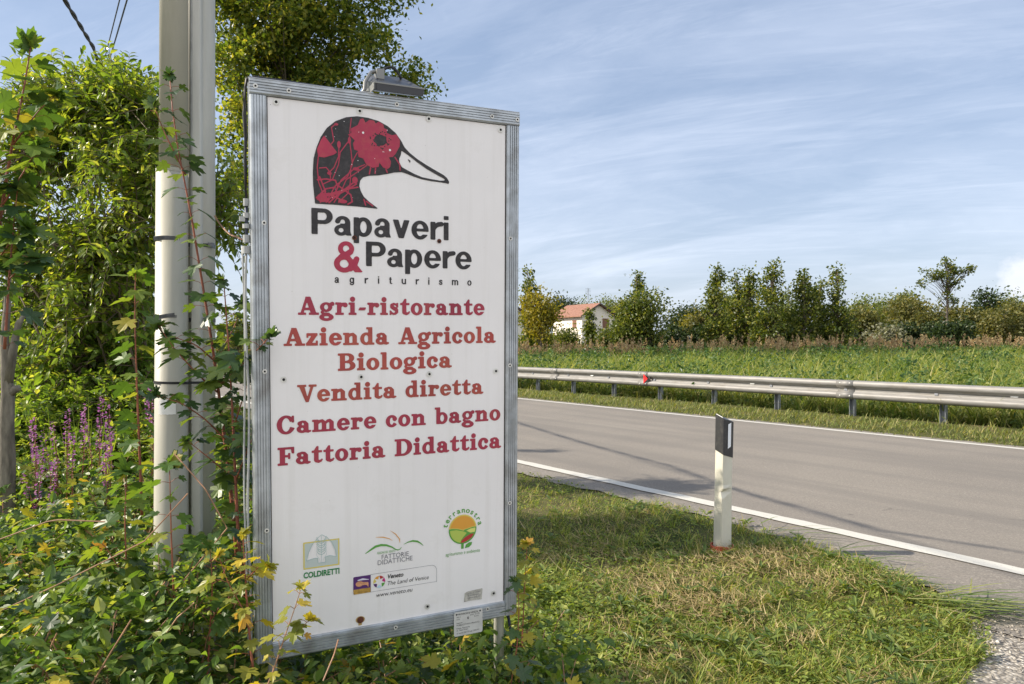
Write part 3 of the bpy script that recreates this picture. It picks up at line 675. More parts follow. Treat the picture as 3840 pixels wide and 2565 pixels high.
# ------------------------------------------------------------------ the roadside sign
yaw, lean, roll = 0.44047, 0.04473, -0.01553
SM = Matrix.Translation((-0.8893, 2.5655, 0.4458)) @ Matrix.Rotation(yaw, 4, 'Z') @ Matrix.Rotation(lean, 4, 'X') @ Matrix.Rotation(roll, 4, 'Y')
sign = thing('roadside_sign', (0, 0, 0), 'tall white sign with a duck head emblem and red lettering in a ribbed metal frame', 'sign', mat=SM)
mb = MB(); mb.box(0.048, 0.0, 0.052, 0.952, 0.012, 1.950)
panel = mb.build('panel', M['panel'], sign)
mb = MB(); mb.box(0.0545, -0.0012, 0.066, 0.0585, 0.001, 1.947); mb.box(0.9435, -0.0012, 0.066, 0.9475, 0.001, 1.947)
mb.box(0.0545, -0.0014, 1.9445, 0.9475, 0.001, 1.9475)
mb.build('edge_sealant', M['seal'], panel)

def ribbed_profile(wid):
    """(across, depth) section of a ribbed strip"""
    pts = [(0, .024), (0, -.006), (wid*.05, -.010)]
    nrib = 5
    for k in range(nrib):
        a = wid*(.09+.82*k/nrib); b = wid*(.09+.82*(k+1)/nrib); h = (b-a)
        pts += [(a+h*.10, -.0125), (a+h*.70, -.0125), (a+h*.82, -.0085), (a+h*.96, -.0085)]
    return pts + [(wid*.95, -.010), (wid, -.006), (wid, .024)]
def bar(name, p0, p1, wid, vertical):
    pr = ribbed_profile(wid); mb = MB(); secs = []
    for (x, z) in (p0, p1): secs.append([(x+a, d, z) if vertical else (x, d, z+a) for a, d in pr])
    mb.loft(secs, closed=True)
    return mb.build(name, M['frame_alu'], sign)
bar('frame_bar', (0, 0), (0, 1.944), 0.055, True)
bar('frame_bar', (0.947, 0.006), (0.947, 1.944), 0.053, True)
bar('frame_bar', (0, 1.946), (1.0, 1.946), 0.056, False)
bar('frame_bar', (0.0565, 0.002), (0.9455, 0.002), 0.062, False)
mb = MB(); mb.box(0.0, 0.0255, 0.0, 1.0, 0.042, 2.0)
mb.build('backing', M['post_zinc'], sign)
for x in (0.06, 0.955):
    mb = MB(); mb.tube([(x, 0.066, -0.75), (x, 0.066, 1.8)], 0.021, 10)
    mb.build('support_post', M['pole_grey'], sign, smooth=True)
for (x, z) in [(.086,1.93),(.372,1.933),(.630,1.935),(.922,1.926),(.102,.984),(.373,.984),(.632,.986),(.906,.989),(.624,.096),(.900,.103)]:
    mb = MB(); mb.disc((x, z), .0108, -.0030, 16); r_ = mb.build('rivet', M['rivet'], panel)
    mb = MB(); mb.disc((x+.0005, z), .0050, -.0036, 12); mb.build('rivet_hole', M['hole'], panel)
for (x, z) in [(.019,1.972),(.127,1.970),(.505,1.970),(.881,1.970),(.989,1.970),(.042,1.519),(.962,1.508),(.039,1.015),(.962,1.011),(.040,.465),(.964,.462),(.496,.042),(.870,.049)]:
    mb = MB(); mb.disc((x, z), .0080, -.0142, 14); mb.build('screw', M['rivet'], sign)
    mb = MB(); mb.disc((x, z), .0036, -.0148, 10); mb.build('screw_hole', M['hole'], sign)
for (x, z, r) in [(.351,1.484,.0085),(.671,1.486,.0085),(.366,.090,.0125)]:
    mb = MB(); mb.disc((x, z), r, -.0040, 14); mb.build('rusted_screw', M['rust'], panel)
for x in (.351, .671):
    mb = MB(); mb.disc((x, 1.484), .0042, -.0046, 10); mb.build('rust_pit', M['hole'], panel)
mb = mark(lambda X, Y: U(sd_box(X, Y, .359, .069, .372, .094), sd_ell(X, Y, .366, .09, .017, .013)), .34, .066, .39, .11, .002, -.0013); mb.build('rust_stain', M['rust_run'], panel)

# lettering
for txt, x0, x1, z, cap in [('Agri-ristorante', .154, .857, 1.2095, .061), ('Azienda Agricola', .105, .905, 1.1015, .060), ('Biologica', .291, .722, 1.0095, .060), ('Vendita diretta', .149, .853, .903, .059), ('Camere con bagno', .078, .927, .7955, .060), ('Fattoria Didattica', .081, .930, .685, .061)]:
    slab_line(txt, x0, x1, z, cap).build('lettering', M['ink_brick' if txt[0] in 'BV' or txt.startswith('Az') else 'ink_crimson'], panel)
mb = grotesque('Papaveri', .201, .709, 1.4905, .0905); mb.build('lettering', M['ink_black'], panel)
mb = grotesque('Papere', .393, .803, 1.3845, .0885); mb.build('lettering', M['ink_black'], panel)
mb = grotesque('&', .278, .379, 1.361, .109); mb.build('lettering', M['ink_red'], panel)
mb = spaced('agriturismo', .280, .803, 1.322, .0265); mb.build('lettering', M['ink_black'], panel)

# duck head emblem
DUCK = [(0.214,1.596),(0.208,1.658),(0.207,1.705),(0.21,1.752),(0.22,1.79),(0.235,1.828),(0.256,1.861),(0.286,1.888),(0.324,1.906),(0.363,1.914),(0.402,1.913),(0.441,1.906),(0.475,1.891),(0.504,1.87),(0.524,1.845),(0.538,1.821),(0.556,1.804),(0.585,1.784),(0.621,1.765),(0.657,1.748),(0.688,1.734),(0.703,1.723),(0.711,1.71),(0.71,1.701),(0.7,1.7035),(0.675,1.7055),(0.639,1.707),(0.603,1.711),(0.573,1.718),(0.547,1.726),(0.527,1.731),(0.498,1.727),(0.474,1.72),(0.44,1.712),(0.406,1.708),(0.384,1.701),(0.373,1.688),(0.37,1.669),(0.375,1.651),(0.386,1.632),(0.406,1.615),(0.428,1.6),(0.44,1.592),(0.361,1.5955),(0.273,1.5965)]
BILL = [(0.525,1.809),(0.55,1.795),(0.585,1.772),(0.621,1.751),(0.657,1.734),(0.688,1.721),(0.697,1.714),(0.675,1.7115),(0.639,1.7145),(0.603,1.719),(0.573,1.729),(0.547,1.74),(0.527,1.749),(0.518,1.765),(0.517,1.778),(0.524,1.795)]
FLOW = [(0.374,1.905),(0.385,1.909),(0.393,1.894),(0.407,1.906),(0.424,1.905),(0.43,1.895),(0.441,1.904),(0.458,1.895),(0.461,1.882),(0.475,1.878),(0.469,1.867),(0.489,1.86),(0.507,1.865),(0.52,1.844),(0.518,1.822),(0.503,1.794),(0.492,1.782),(0.478,1.78),(0.486,1.765),(0.483,1.745),(0.472,1.737),(0.457,1.741),(0.443,1.758),(0.44,1.742),(0.418,1.737),(0.395,1.746),(0.384,1.767),(0.367,1.771),(0.365,1.792),(0.351,1.796),(0.348,1.817),(0.354,1.828),(0.34,1.84),(0.329,1.845),(0.343,1.854),(0.338,1.867),(0.354,1.876),(0.365,1.883)]
FLOW2 = [(0.247,1.834),(0.291,1.78),(0.28,1.771),(0.247,1.758),(0.226,1.759),(0.2215,1.784),(0.235,1.817)]
STEMS = [[(0.342,1.904),(0.338,1.869),(0.335,1.832),(0.341,1.785),(0.345,1.742),(0.328,1.698),(0.284,1.663),(0.252,1.602)],[(0.286,1.877),(0.272,1.865),(0.277,1.837),(0.28,1.819),(0.272,1.808)],[(0.298,1.797),(0.296,1.765),(0.28,1.726),(0.26,1.704)],[(0.335,1.827),(0.302,1.781),(0.296,1.738),(0.274,1.683),(0.241,1.665)],[(0.368,1.795),(0.351,1.764),(0.34,1.736),(0.337,1.677),(0.328,1.639),(0.295,1.605)],[(0.39,1.746),(0.351,1.727),(0.306,1.686),(0.284,1.642),(0.257,1.605)],[(0.401,1.747),(0.362,1.717),(0.323,1.687),(0.301,1.637),(0.279,1.604)],[(0.226,1.759),(0.222,1.721),(0.227,1.669),(0.241,1.634)],[(0.229,1.72),(0.253,1.724),(0.266,1.709),(0.268,1.688)],[(0.222,1.679),(0.252,1.684),(0.285,1.682),(0.293,1.658),(0.273,1.62)],[(0.361,1.69),(0.328,1.661),(0.295,1.637),(0.246,1.623)],[(0.365,1.664),(0.328,1.655),(0.273,1.636),(0.222,1.611)],[(0.295,1.664),(0.339,1.635),(0.344,1.611),(0.328,1.601)],[(0.386,1.622),(0.392,1.602)],[(0.395,1.616),(0.418,1.601)],[(0.412,1.742),(0.406,1.714)],[(0.429,1.738),(0.427,1.718)],[(0.466,1.739),(0.472,1.725)],[(0.501,1.782),(0.519,1.757),(0.520,1.737)],[(0.218,1.616),(0.252,1.65),(0.284,1.658)],[(0.225,1.625),(0.262,1.635),(0.31,1.612)],[(0.232,1.602),(0.25,1.64),(0.23,1.69)],[(0.262,1.602),(0.29,1.63),(0.36,1.675)]]
em = mark(lambda X, Y: SUB(sd_poly(X, Y, DUCK), sd_poly(X, Y, BILL)), .195, 1.58, .725, 1.925, .0035).build('duck_emblem', M['ink_black'], panel)
mark(lambda X, Y: sd_stroke(X, Y, [(.551,1.778),(.557,1.7735),(.5575,1.768)], [.003,.006,.0015]), .54, 1.76, .57, 1.785, .0012).build('duck_nostril', M['ink_black'], panel)
dots = [(0.447+0.031*math.cos(a)*(1+.28*math.sin(7*a)), 1.838+0.026*math.sin(a)*(1+.25*math.cos(5*a))) for a in np.linspace(0, 6.283, 34)[:-1]]
def flower(X, Y):
    d = SUB(sd_poly(X, Y, FLOW), sd_ell(X, Y, .447, 1.838, .023, .0195))
    for (x, y) in dots: d = np.maximum(d, -sd_ell(X, Y, x, y, .0026, .0026))
    return d
def weeds(X, Y):
    d = U(sd_poly(X, Y, FLOW2), sd_ell(X, Y, .298, 1.808, .0065, .0125), sd_ell(X, Y, .289, 1.8775, .007, .0045), sd_ell(X, Y, .335, 1.826, .0055, .012), sd_ell(X, Y, .264, 1.705, .008, .006), sd_ell(X, Y, .358, 1.728, .012, .006), sd_ell(X, Y, .354, 1.688, .010, .012), sd_ell(X, Y, .24, 1.615, .018, .012), sd_ell(X, Y, .31, 1.61, .016, .007))
    for k, st in enumerate(STEMS): d = np.minimum(d, sd_stroke(X, Y, st, .0036 if k < 9 else .0050))
    return np.maximum(d, np.maximum(sd_poly(X, Y, DUCK)+.0015, -flower(X, Y)+.0008))
mark(flower, .32, 1.725, .53, 1.915, .0022, -.0026).build('poppy_print', M['ink_red'], panel)
mark(weeds, .2, 1.585, .53, 1.915, .0022, -.0026).build('stem_print', M['ink_red'], panel)
fl = [(random.uniform(.225, .51), random.uniform(1.62, 1.9)) for _ in range(26)] + [(.482, 1.806), (.384, 1.858)]
for k, (x, z) in enumerate(fl):
    mb = MB()
    if float(sd_poly(np.array([[x]]), np.array([[z]]), DUCK)[0, 0]) < -.004 and (z > 1.7 or x < .36): mb.disc((x, z), .0042 if k >= 26 else random.uniform(.0008, .0017), -.0032, 7); mb.build('paint_fleck', M['panel'], panel)

# round sun-and-fields emblem
cx0, cz0, rr = .7685, .377, .0575
C_ = lambda X, Y, r=rr: sd_ell(X, Y, cx0, cz0, r, r)
hill = [(.70,.382),(.725,.383),(.75,.379),(.775,.370),(.79,.366),(.84,.36),(.84,.30),(.70,.30)]
hill2 = [(.774,.374),(.79,.377),(.81,.381),(.84,.382),(.84,.30),(.774,.30)]
land = lambda X, Y: U(sd_poly(X, Y, hill), sd_poly(X, Y, hill2))
b_ = (.70, .29, .84, .445, .0016)
mark(lambda X, Y: np.maximum(C_(X, Y), -land(X, Y)), *b_).build('sun_print', M['ink_yellow'], panel)
mark(lambda X, Y: np.maximum(C_(X, Y, .0525), -land(X, Y)+.003), *b_, -.0024).build('sun_print', M['ink_orange'], panel)
mark(lambda X, Y: np.maximum(C_(X, Y), land(X, Y)), *b_).build('field_print', M['ink_leaf'], panel)
mark(lambda X, Y: np.maximum(C_(X, Y, .0525), SUB(sd_poly(X, Y, [(.70,.376),(.74,.377),(.77,.369),(.785,.361),(.77,.345),(.762,.335),(.755,.30),(.70,.30)]))), *b_, -.0024).build('field_print', M['ink_lime'], panel)
mark(lambda X, Y: np.maximum(C_(X, Y, .0525), sd_poly(X, Y, [(.783,.370),(.80,.376),(.83,.379),(.83,.362),(.80,.360)])), *b_, -.0024).build('field_print', M['ink_lemon'], panel)
mark(lambda X, Y: np.maximum(C_(X, Y, .0525), sd_poly(X, Y, [(.758,.327),(.775,.343),(.80,.355),(.816,.355),(.805,.34),(.785,.329),(.765,.323)])), *b_, -.0024).build('field_print', M['ink_poppy'], panel)
mark(lambda X, Y: U(sd_box(X, Y, .762, .300, .773, .322), sd_poly(X, Y, [(.777,.301),(.782,.315),(.795,.322),(.808,.3225),(.806,.312),(.795,.303)])), .75, .295, .82, .328, .0016).build('stalk_print', M['ink_leaf'], panel)
mb = MB(); word = 'terranostra'
for k, ch in enumerate(word):
    v, f = text2d(ch, .02); a = R(164 - k*(152/10)); r0 = .0655
    v = v - [(v[:, 0].min()+v[:, 0].max())/2, 0]; s_ = .0205/CAPH
    th = a - math.pi/2; c_, sn_ = math.cos(th), math.sin(th)
    X = v[:, 0]*s_*1.05; Y = v[:, 1]*s_ + r0
    mb.add(np.c_[cx0 + X*c_ - Y*sn_, np.full(len(v), -.0016), cz0 + X*sn_ + Y*c_], f)
mb.build('lettering', M['ink_leaf'], panel)
sans(MB(), 'agriturismo e ambiente', .698, .841, .279, .0135, bold=-.004).build('lettering', M['ink_leaf'], panel)

# farmers' union emblem
mark(lambda X, Y: SUB(sd_box(X, Y, .164, .306, .291, .403), sd_box(X, Y, .1685, .3105, .2865, .3985)), .16, .30, .295, .41, .0016).build('emblem_border', M['ink_yellow'], panel)
spade = [(.2285,.424),(.212,.412),(.195,.392),(.182,.364),(.175,.336),(.19,.340),(.205,.342),(.214,.341),(.215,.323),(.241,.323),(.2415,.342),(.255,.345),(.28,.338),(.277,.362),(.264,.392),(.247,.412)]
mark(lambda X, Y: SUB(sd_box(X, Y, .1685, .3105, .2865, .3985), sd_poly(X, Y, spade)), .16, .30, .295, .41, .0016).build('emblem_field', M['ink_pale'], panel)
mark(lambda X, Y: np.abs(sd_poly(X, Y, spade))-.0008, .165, .31, .29, .432, .0011, -.0024).build('spade_outline', M['ink_teal'], panel)
def wheat(X, Y):
    d = sd_stroke(X, Y, [(.2275,.325),(.2275,.42)], .0012)
    for sx in (-1, 1):
        for k in range(7):
            z = .352+k*.008; d = U(d, sd_stroke(X, Y, [(.2275, z), (.2275+sx*.010, z+.004+.002*(k % 2)), (.2275+sx*.0185, z+.018)], [.0016, .0022, .0008]))
        d = U(d, sd_stroke(X, Y, [(.2275+sx*.004,.325),(.2275+sx*.008,.338),(.2275+sx*.017,.350),(.2275+sx*.0185,.362)], .001))
    return d
mark(wheat, .2, .318, .256, .428, .0011, -.0028).build('wheat_print', M['ink_teal'], panel)
sans(MB(), 'COLDIRETTI', .164, .291, .2745, .0195, bold=.035).build('lettering', M['ink_green'], panel)

# open-book emblem
mark(lambda X, Y: sd_stroke(X, Y, [(.386,.333),(.405,.344),(.424,.3545),(.445,.3575),(.465,.354),(.485,.345),(.500,.334),(.509,.3305),(.518,.333),(.523,.340)], [.002,.006,.0085,.0085,.007,.005,.004,.004,.003,.001]), .38, .32, .53, .37, .0014).build('page_print', M['ink_leaf'], panel)
mark(lambda X, Y: sd_stroke(X, Y, [(.53,.348),(.548,.355),(.566,.3575),(.585,.353),(.598,.344),(.609,.333)], [.001,.004,.0065,.0065,.004,.001]), .52, .325, .615, .37, .0014).build('page_print', M['ink_leaf'], panel)
mark(lambda X, Y: sd_stroke(X, Y, [(.42,.39),(.452,.386),(.475,.378),(.489,.368)], [.0008,.0034,.0026,.0008]), .41, .35, .525, .415, .0013).build('page_print', M['ink_orange'], panel)
mark(lambda X, Y: sd_stroke(X, Y, [(.479,.408),(.501,.391),(.515,.371),(.5165,.355)], [.0008,.0030,.0034,.0008]), .41, .35, .525, .415, .0013).build('page_print', M['ink_orange'], panel)
sans(MB(), 'REGIONE DEL VENETO', .431, .499, .3245, .0085, bold=0).build('lettering', M['ink_leaf'], panel)
sans(MB(), 'FATTORIE', .447, .551, .303, .017, bold=-.006).build('lettering', M['ink_grey'], panel)
sans(MB(), 'DIDATTICHE', .432, .566, .2835, .0175, bold=-.006).build('lettering', M['ink_grey'], panel)

# regional tourism badge
badge = [(.405,.187),(.405,.2525)] + [(.639+.0225*math.sin(a), .232+.0215*math.cos(a)) for a in np.linspace(0, math.pi/2, 7)] + [(.6615,.187)]
mark(lambda X, Y: np.abs(sd_poly(X, Y, badge))-.0006, .40, .183, .67, .258, .0011).build('badge_outline', M['ink_grey'], panel)
cxs, czs = .4375, .2205
def star(X, Y):
    pts = []
    for k in range(14):
        a = math.pi/2 + k*math.pi/7; r = .0235 if k % 2 == 0 else .0105
        pts.append((cxs+r*math.cos(a), czs+r*math.sin(a)))
    return sd_poly(X, Y, pts)
for k, mt in enumerate(['ink_poppy', 'ink_magenta', 'ink_leaf', 'ink_sky', 'ink_violet', 'ink_yellow', 'ink_orange']):
    a0 = math.pi/2 - k*2*math.pi/7; a1 = a0 - 2*math.pi/7
    wedge = [(cxs, czs), (cxs+.06*math.cos(a0), czs+.06*math.sin(a0)), (cxs+.06*math.cos((a0+a1)/2), czs+.06*math.sin((a0+a1)/2)), (cxs+.06*math.cos(a1), czs+.06*math.sin(a1))]
    mark(lambda X, Y: np.maximum(np.maximum(sd_ell(X, Y, cxs, czs, .0225, .0225), sd_poly(X, Y, wedge)), -star(X, Y)), .41, .195, .465, .247, .0011).build('wheel_print', M[mt], panel)
sans(MB(), 'Veneto', .4695, .530, .2275, .0155, bold=.022, shear=.2).build('lettering', M['ink_black'], panel)
sans(MB(), 'The Land of Venice', .4695, .630, .2020, .0150, bold=-.004, shear=.2).build('lettering', M['ink_black'], panel)
sans(MB(), 'www.veneto.eu', .4265, .5655, .1640, .0155, bold=-.004, shear=.2).build('lettering', M['ink_black'], panel)
mark(lambda X, Y: sd_box(X, Y, .341, .187, .4045, .252), .338, .184, .407, .255, .003).build('badge_picture', M['ink_violet'], panel)
mark(lambda X, Y: sd_box(X, Y, .341, .187, .4045, .205), .338, .184, .407, .21, .003, -.0022).build('badge_picture', plain('ochre_ink', (.42, .25, .05), .5, var=.4, vscale=60), panel)
mark(lambda X, Y: U(sd_ell(X, Y, .363, .224, .014, .010), sd_stroke(X, Y, [(.36,.225),(.392,.222),(.396,.21)], [.014,.010,.003])), .342, .188, .404, .25, .0015, -.0026).build('badge_picture', plain('salmon_ink', (.62, .30, .16), .5, var=.4, vscale=60), panel)
mark(lambda X, Y: sd_stroke(X, Y, [(.358,.238),(.375,.240),(.398,.236)], [.004,.007,.002]), .342, .188, .404, .25, .0015, -.0030).build('badge_picture', plain('pale_lilac_ink', (.62, .60, .70), .5), panel)

# old tape and the permit plate
mark(lambda X, Y: sd_poly(X, Y, [(.777,.123),(.792,.128),(.853,.131),(.851,.106),(.85,.087),(.80,.089),(.774,.088),(.776,.105)]), .77, .08, .86, .135, .003).build('old_tape', M['tape'], panel)
mb = MB()
for k in range(3): sans(mb, ['prot. n. 1178', 'autorizzata', 'comune di'][k], .79, .84, .117-.009*k, .006, y=-.0022)
mb.build('faint_lettering', M['ink_grey'], panel)
mb = MB()
pl = lambda X, Y: sd_box(X, Y, .734, -.030, .840, .052)-.007
v, f = field_mesh(pl, .72, -.045, .855, .068, .004); mb.add(np.c_[v[:, 0], np.full(len(v), -.0166), v[:, 1]], f)
mb.box(.731, -.0160, -.034, .843, -.0148, .056)
plate = mb.build('permit_plate', M['plate'], sign)
mb = MB(); yk = -.0172
sans(mb, 'PROVINCIA DI VENEZIA', .745, .828, .0455, .0065, bold=.01, y=yk)
sans(mb, 'Aut. n.', .738, .756, .0365, .0055, y=yk); sans(mb, 'anno', .738, .752, .0275, .005, y=yk)
sans(mb, 'prot. 31178', .795, .833, .0375, .0055, y=yk); sans(mb, 'km', .812, .829, .0295, .005, y=yk)
sans(mb, '6', .782, .789, .025, .010, bold=.02, y=yk)
for k, b in enumerate(['Impianto', 'PUBBLICITARIO PRIVATO', 'Ditta Agricola', 'e Servizi', 'ai sensi del D.Lgs 285/92']):
    sans(mb, b, .738, [.762, .833, .793, .785, .833][k], [.0125, .0035, -.0085, -.0165, -.0275][k], .0055, y=yk)
mb.build('lettering', M['ink_black'], plate)
for x in (.738, .836):
    mb = MB(); mb.disc((x, .0495), .0036, -.0174, 10); mb.build('plate_screw', M['hole'], plate)

# floodlight on the top edge
V0 = [(.412,2.012),(.596,2.012)]
mb = MB()
# housing: sloping hipped box, its dark front edge towards the reader
yf, yb = -.035, .115
secs = [[(.420,yf,2.004),(.598,yf,2.004),(.598,yb,2.044),(.420,yb,2.044)],
        [(.417,yf-.004,2.030),(.601,yf-.004,2.030),(.601,yb,2.078),(.417,yb,2.078)],
        [(.430,yf+.012,2.041),(.588,yf+.012,2.041),(.580,yb-.01,2.094),(.438,yb-.01,2.094)],
        [(.450,yf+.050,2.052),(.566,yf+.050,2.052),(.560,yb-.03,2.098),(.456,yb-.03,2.098)]]
mb.loft(secs, closed=True)
lamp = mb.build('floodlight', M['lamp_body'], sign)
mb = MB(); mb.box(.424, yf-.0055, 2.0035, .596, yf-.0005, 2.0275); mb.build('front_face', M['lamp_dark'], lamp)
mb = MB(); mb.box(.4155, yf-.007, 2.0278, .6025, yf-.0042, 2.0325); mb.box(.4140, yf-.003, 2.006, .4168, yb-.004, 2.031); mb.build('rim', M['lamp_rim'], lamp)
mb = MB(); mb.tube([(.385,.03,1.999),(.398,.03,2.02),(.402,.04,2.05),(.43,.06,2.095),(.47,.07,2.106)], .0065, 8); mb.tube([(.378,.02,1.998),(.41,.02,2.006)], .009, 8); mb.build('mounting_bracket', M['lamp_rim'], lamp, smooth=True)
mb = MB(); mb.box(.448, .045, 2.072, .476, .085, 2.108); mb.build('cable_gland', M['lamp_rim'], lamp)
mb = MB(); t_ = np.linspace(0, 1, 14); mb.tube(np.c_[.470+.075*t_, .065+.0*t_, 2.104+.026*np.sin(t_*2.6)-.03*t_**3], .005, 7); mb.build('lamp_lead', M['cable_black'], lamp, smooth=True)

# cables clipped along the left edge and top
mb = MB()
mb.tube([(.36,.018,2.004),(.22,.014,2.006),(.09,.012,2.0075),(.02,.012,2.008),(-.006,.012,1.998),(-.011,.014,1.965),(-.012,.016,1.90),(-.009,.018,1.8),(-.011,.018,1.7),(-.010,.018,1.56)], .0045, 7)
mb.tube([(.02,.02,2.006),(-.004,.02,1.996),(-.014,.018,1.95),(-.017,.016,1.88),(-.012,.016,1.80),(-.015,.016,1.72),(-.011,.018,1.58)], .0042, 7)
mb.build('black_cable', M['cable_black'], sign, smooth=True)
for z0, z1, r in [(1.575, 1.60, .0095), (1.535, 1.552, .0105), (1.50, 1.515, .013), (1.452, 1.478, .012), (1.415, 1.44, .0145)]:
    mb = MB(); mb.tube([(-.012, .016, z0), (-.012, .016, z1)], r, 10); mb.build('cable_connector', M['cable_white'], sign)
mb = MB(); mb.box(-.034, .010, 1.523, -.016, .022, 1.540); mb.build('cable_tag', M['cable_white'], sign)
mb = MB(); mb.tube([(-.011,.017,1.58),(-.012,.017,1.5),(-.010,.017,1.45)], .0055, 8); mb.build('blue_cable', M['cable_blue'], sign, smooth=True)
mb = MB(); zz_ = np.linspace(1.44, .02, 24); mb.tube(np.c_[-.014+.004*np.sin(zz_*9), np.full(24, .018), zz_], .0042, 8); mb.tube(np.c_[-.024+.004*np.sin(zz_*6+1), np.full(24, .026), zz_], .0034, 8); mb.build('white_cable', M['cable_white'], sign, smooth=True)
mb = MB(); mb.tube([(.975,.05,.06),(.985,.04,-.02),(.995,.03,-.10),(1.00,.02,-.22),(1.02,-.01,-.34),(1.04,-.04,-.46)], .0065, 8); mb.build('drop_cable', M['cable_blue'], sign, smooth=True)

# ------------------------------------------------------------------ twin roadside poles
def pole(name, label, x, y, prof, mat, secname='shaft', sides=28):
    root = thing(name, (x, y, 0), label, 'pole')
    return root
PX, PY = -1.475, 3.20
P1 = thing('utility_pole', (PX, PY, -0.2), 'cream coated pole with steel bands and a torn white sticker, nearer the shrubs', 'pole')
mb = MB(); mb.tube([(0, 0, 0.0), (0, 0, .6), (0.004, 0, 2.505)], [.0715, .0705, .0640], 30)
lower = mb.build('lower_section', M['pole_cream'], P1, smooth=False)
for p_ in lower.data.polygons: p_.use_smooth = len(p_.vertices) == 4
mb = MB(); mb.tube([(0.012, 0, 2.50), (0.014, 0, 4.2), (0.02, 0, 6.3)], [.0592, .0568, .053], 30)
up = mb.build('upper_section', M['pole_cream'], P1, smooth=True)
mb = MB(); mb.tube([(0.004, 0, 2.492), (0.004, 0, 2.507)], [.0650, .0650], 30); mb.build('joint_ring', M['pole_cream'], lower, smooth=False)
for z, tilt in ((2.205, .0), (1.872, .012)):
    mb = MB(); a = np.linspace(0, 2*np.pi, 41)
    for zz_ in (0.0,):
        ring = []
        for r, dz in ((.0650, -.0095), (.0675, -.008), (.0675, .008), (.0650, .0095)):
            ring.append(np.c_[r*np.cos(a[:-1]), r*np.sin(a[:-1]), z+dz+tilt*np.cos(a[:-1])])
        mb.loft(ring, closed=True, cap=False)
    for k in range(26):
        t_ = -2.6+k*.07; mb.box((.0678)*math.cos(t_)-.0012, (.0678)*math.sin(t_)-.0012, z-.006, (.0678)*math.cos(t_)+.0012, (.0678)*math.sin(t_)+.0012, z+.006)
    mb.build('steel_band', M['clamp'], lower)
mb = MB(); a = np.linspace(R(250), R(310), 12); rr_ = .0695
jag = [0, .002, -.001, .001, 0, .001, -.001, .0005, 0, 0, .001, 0]
mb.loft([np.c_[rr_*np.cos(a), rr_*np.sin(a), 1.455+np.array(jag)*1.0], np.c_[rr_*np.cos(a), rr_*np.sin(a), 1.520-np.array(jag)*.8]], closed=False, cap=False)
mb.build('white_sticker', M['paper'], lower, smooth=True)

P2X, P2Y = -1.411, 3.285
P2 = thing('utility_pole', (P2X, P2Y, -0.2), 'weathered grey white pole with a flat cable channel, standing beside the sign', 'pole')
mb = MB(); mb.tube([(0.022, 0.02, 0.0), (0.022, 0.02, 6.6)], [.0605, .0560], 30); sh2 = mb.build('shaft', M['pole_grey'], P2, smooth=True)
# channel: flat U-section fixed on the left front of the shaft
sec = [(.006, -.030), (.007, -.050), (.012, -.054), (.046, -.054), (.050, -.048), (.052, -.02), (.01, -.01)]
mb = MB(); mb.loft([[(a_, b_, 0.0) for a_, b_ in sec], [(a_+.001, b_, 6.4) for a_, b_ in sec]], closed=True)
mb.build('cable_channel', M['pole_grey'], P2)
mb = MB(); mb.tube([(.0095, -.054, 2.0), (.010, -.054, 6.4)], .0055, 7); mb.build('channel_lip', M['cable_white'], P2, smooth=True)
for z in (2.19, 1.86):
    mb = MB(); a = np.linspace(0, 2*np.pi, 33)[:-1]
    mb.loft([np.c_[.022+r*np.cos(a), .02+r*np.sin(a), np.full(32, z+dz)] for r, dz in ((.0575, -.009), (.0605, -.008), (.0605, .008), (.0575, .009))], closed=True, cap=False)
    mb.box(.072, -.03, z-.011, .092, -.006, z+.011)
    mb.build('steel_band', M['clamp'], sh2)
# black strap round both poles
mb = MB()
def hull_ring(r1, r2, n=18):
    c1 = np.array([0, 0]); c2 = np.array([P2X+.022-PX, P2Y+.02-PY])
    ph_ = math.atan2(c2[1], c2[0]); a1 = np.linspace(ph_+math.pi/2, ph_+1.5*math.pi, n); a2 = np.linspace(ph_-math.pi/2, ph_+math.pi/2, n)
    return np.concatenate([np.c_[c1[0]+r1*np.cos(a1), c1[1]+r1*np.sin(a1)], np.c_[c2[0]+r2*np.cos(a2), c2[1]+r2*np.sin(a2)]])
def zt(p): return 1.592 - .10*(p[:, 0]+.07)*.35
rings = []
for r1, r2, dz in ((.0665, .0665, -.0055), (.0695, .0695, -.005), (.0695, .0695, .005), (.0665, .0665, .0055)):
    h_ = hull_ring(r1, r2); rings.append(np.c_[h_, zt(h_)+dz])
mb.loft(rings, closed=True, cap=False)
mb.build('black_strap', M['cable_black'], P1)

# ------------------------------------------------------------------ overhead cables
def sag(p, q, n=24, drop=.25):
    t_ = np.linspace(0, 1, n); p = np.array(p); q = np.array(q)
    P = p + (q-p)*t_[:, None]; P[:, 2] -= drop*4*t_*(1-t_); return P
def cable(pts, r, label, twist=False):
    o = thing('overhead_cable', tuple(pts[0]), label, 'cable', group='overhead cables')
    mb = MB(); L = pts - pts[0]
    if twist:
        n = 260; t_ = np.linspace(0, 1, n); idx = np.linspace(0, 1, len(L))
        C = np.stack([np.interp(t_, idx, L[:, k]) for k in range(3)], -1)
        for ph in (0, math.pi):
            a = t_*95+ph; mb.tube(C + np.c_[np.cos(a)*r*.9, np.zeros(n), np.sin(a)*r*.9], r, 6)
    else: mb.tube(L, r, 6)
    c_ = mb.build('strand', M['cable_black'], o, smooth=True)
    return o
cable(np.array([(-1.42, 3.2, 5.35), (-2.55, 5.0, 5.28), (-4.2, 6.44, 5.30), (-4.9, 8.1, 5.33), (-5.55, 9.8, 5.5), (-6.6, 12.2, 5.55), (-8.2, 16.0, 5.8), (-15, 32, 6.6)]), .014, 'thick twisted cable slanting down across the sky at the left', twist=True)
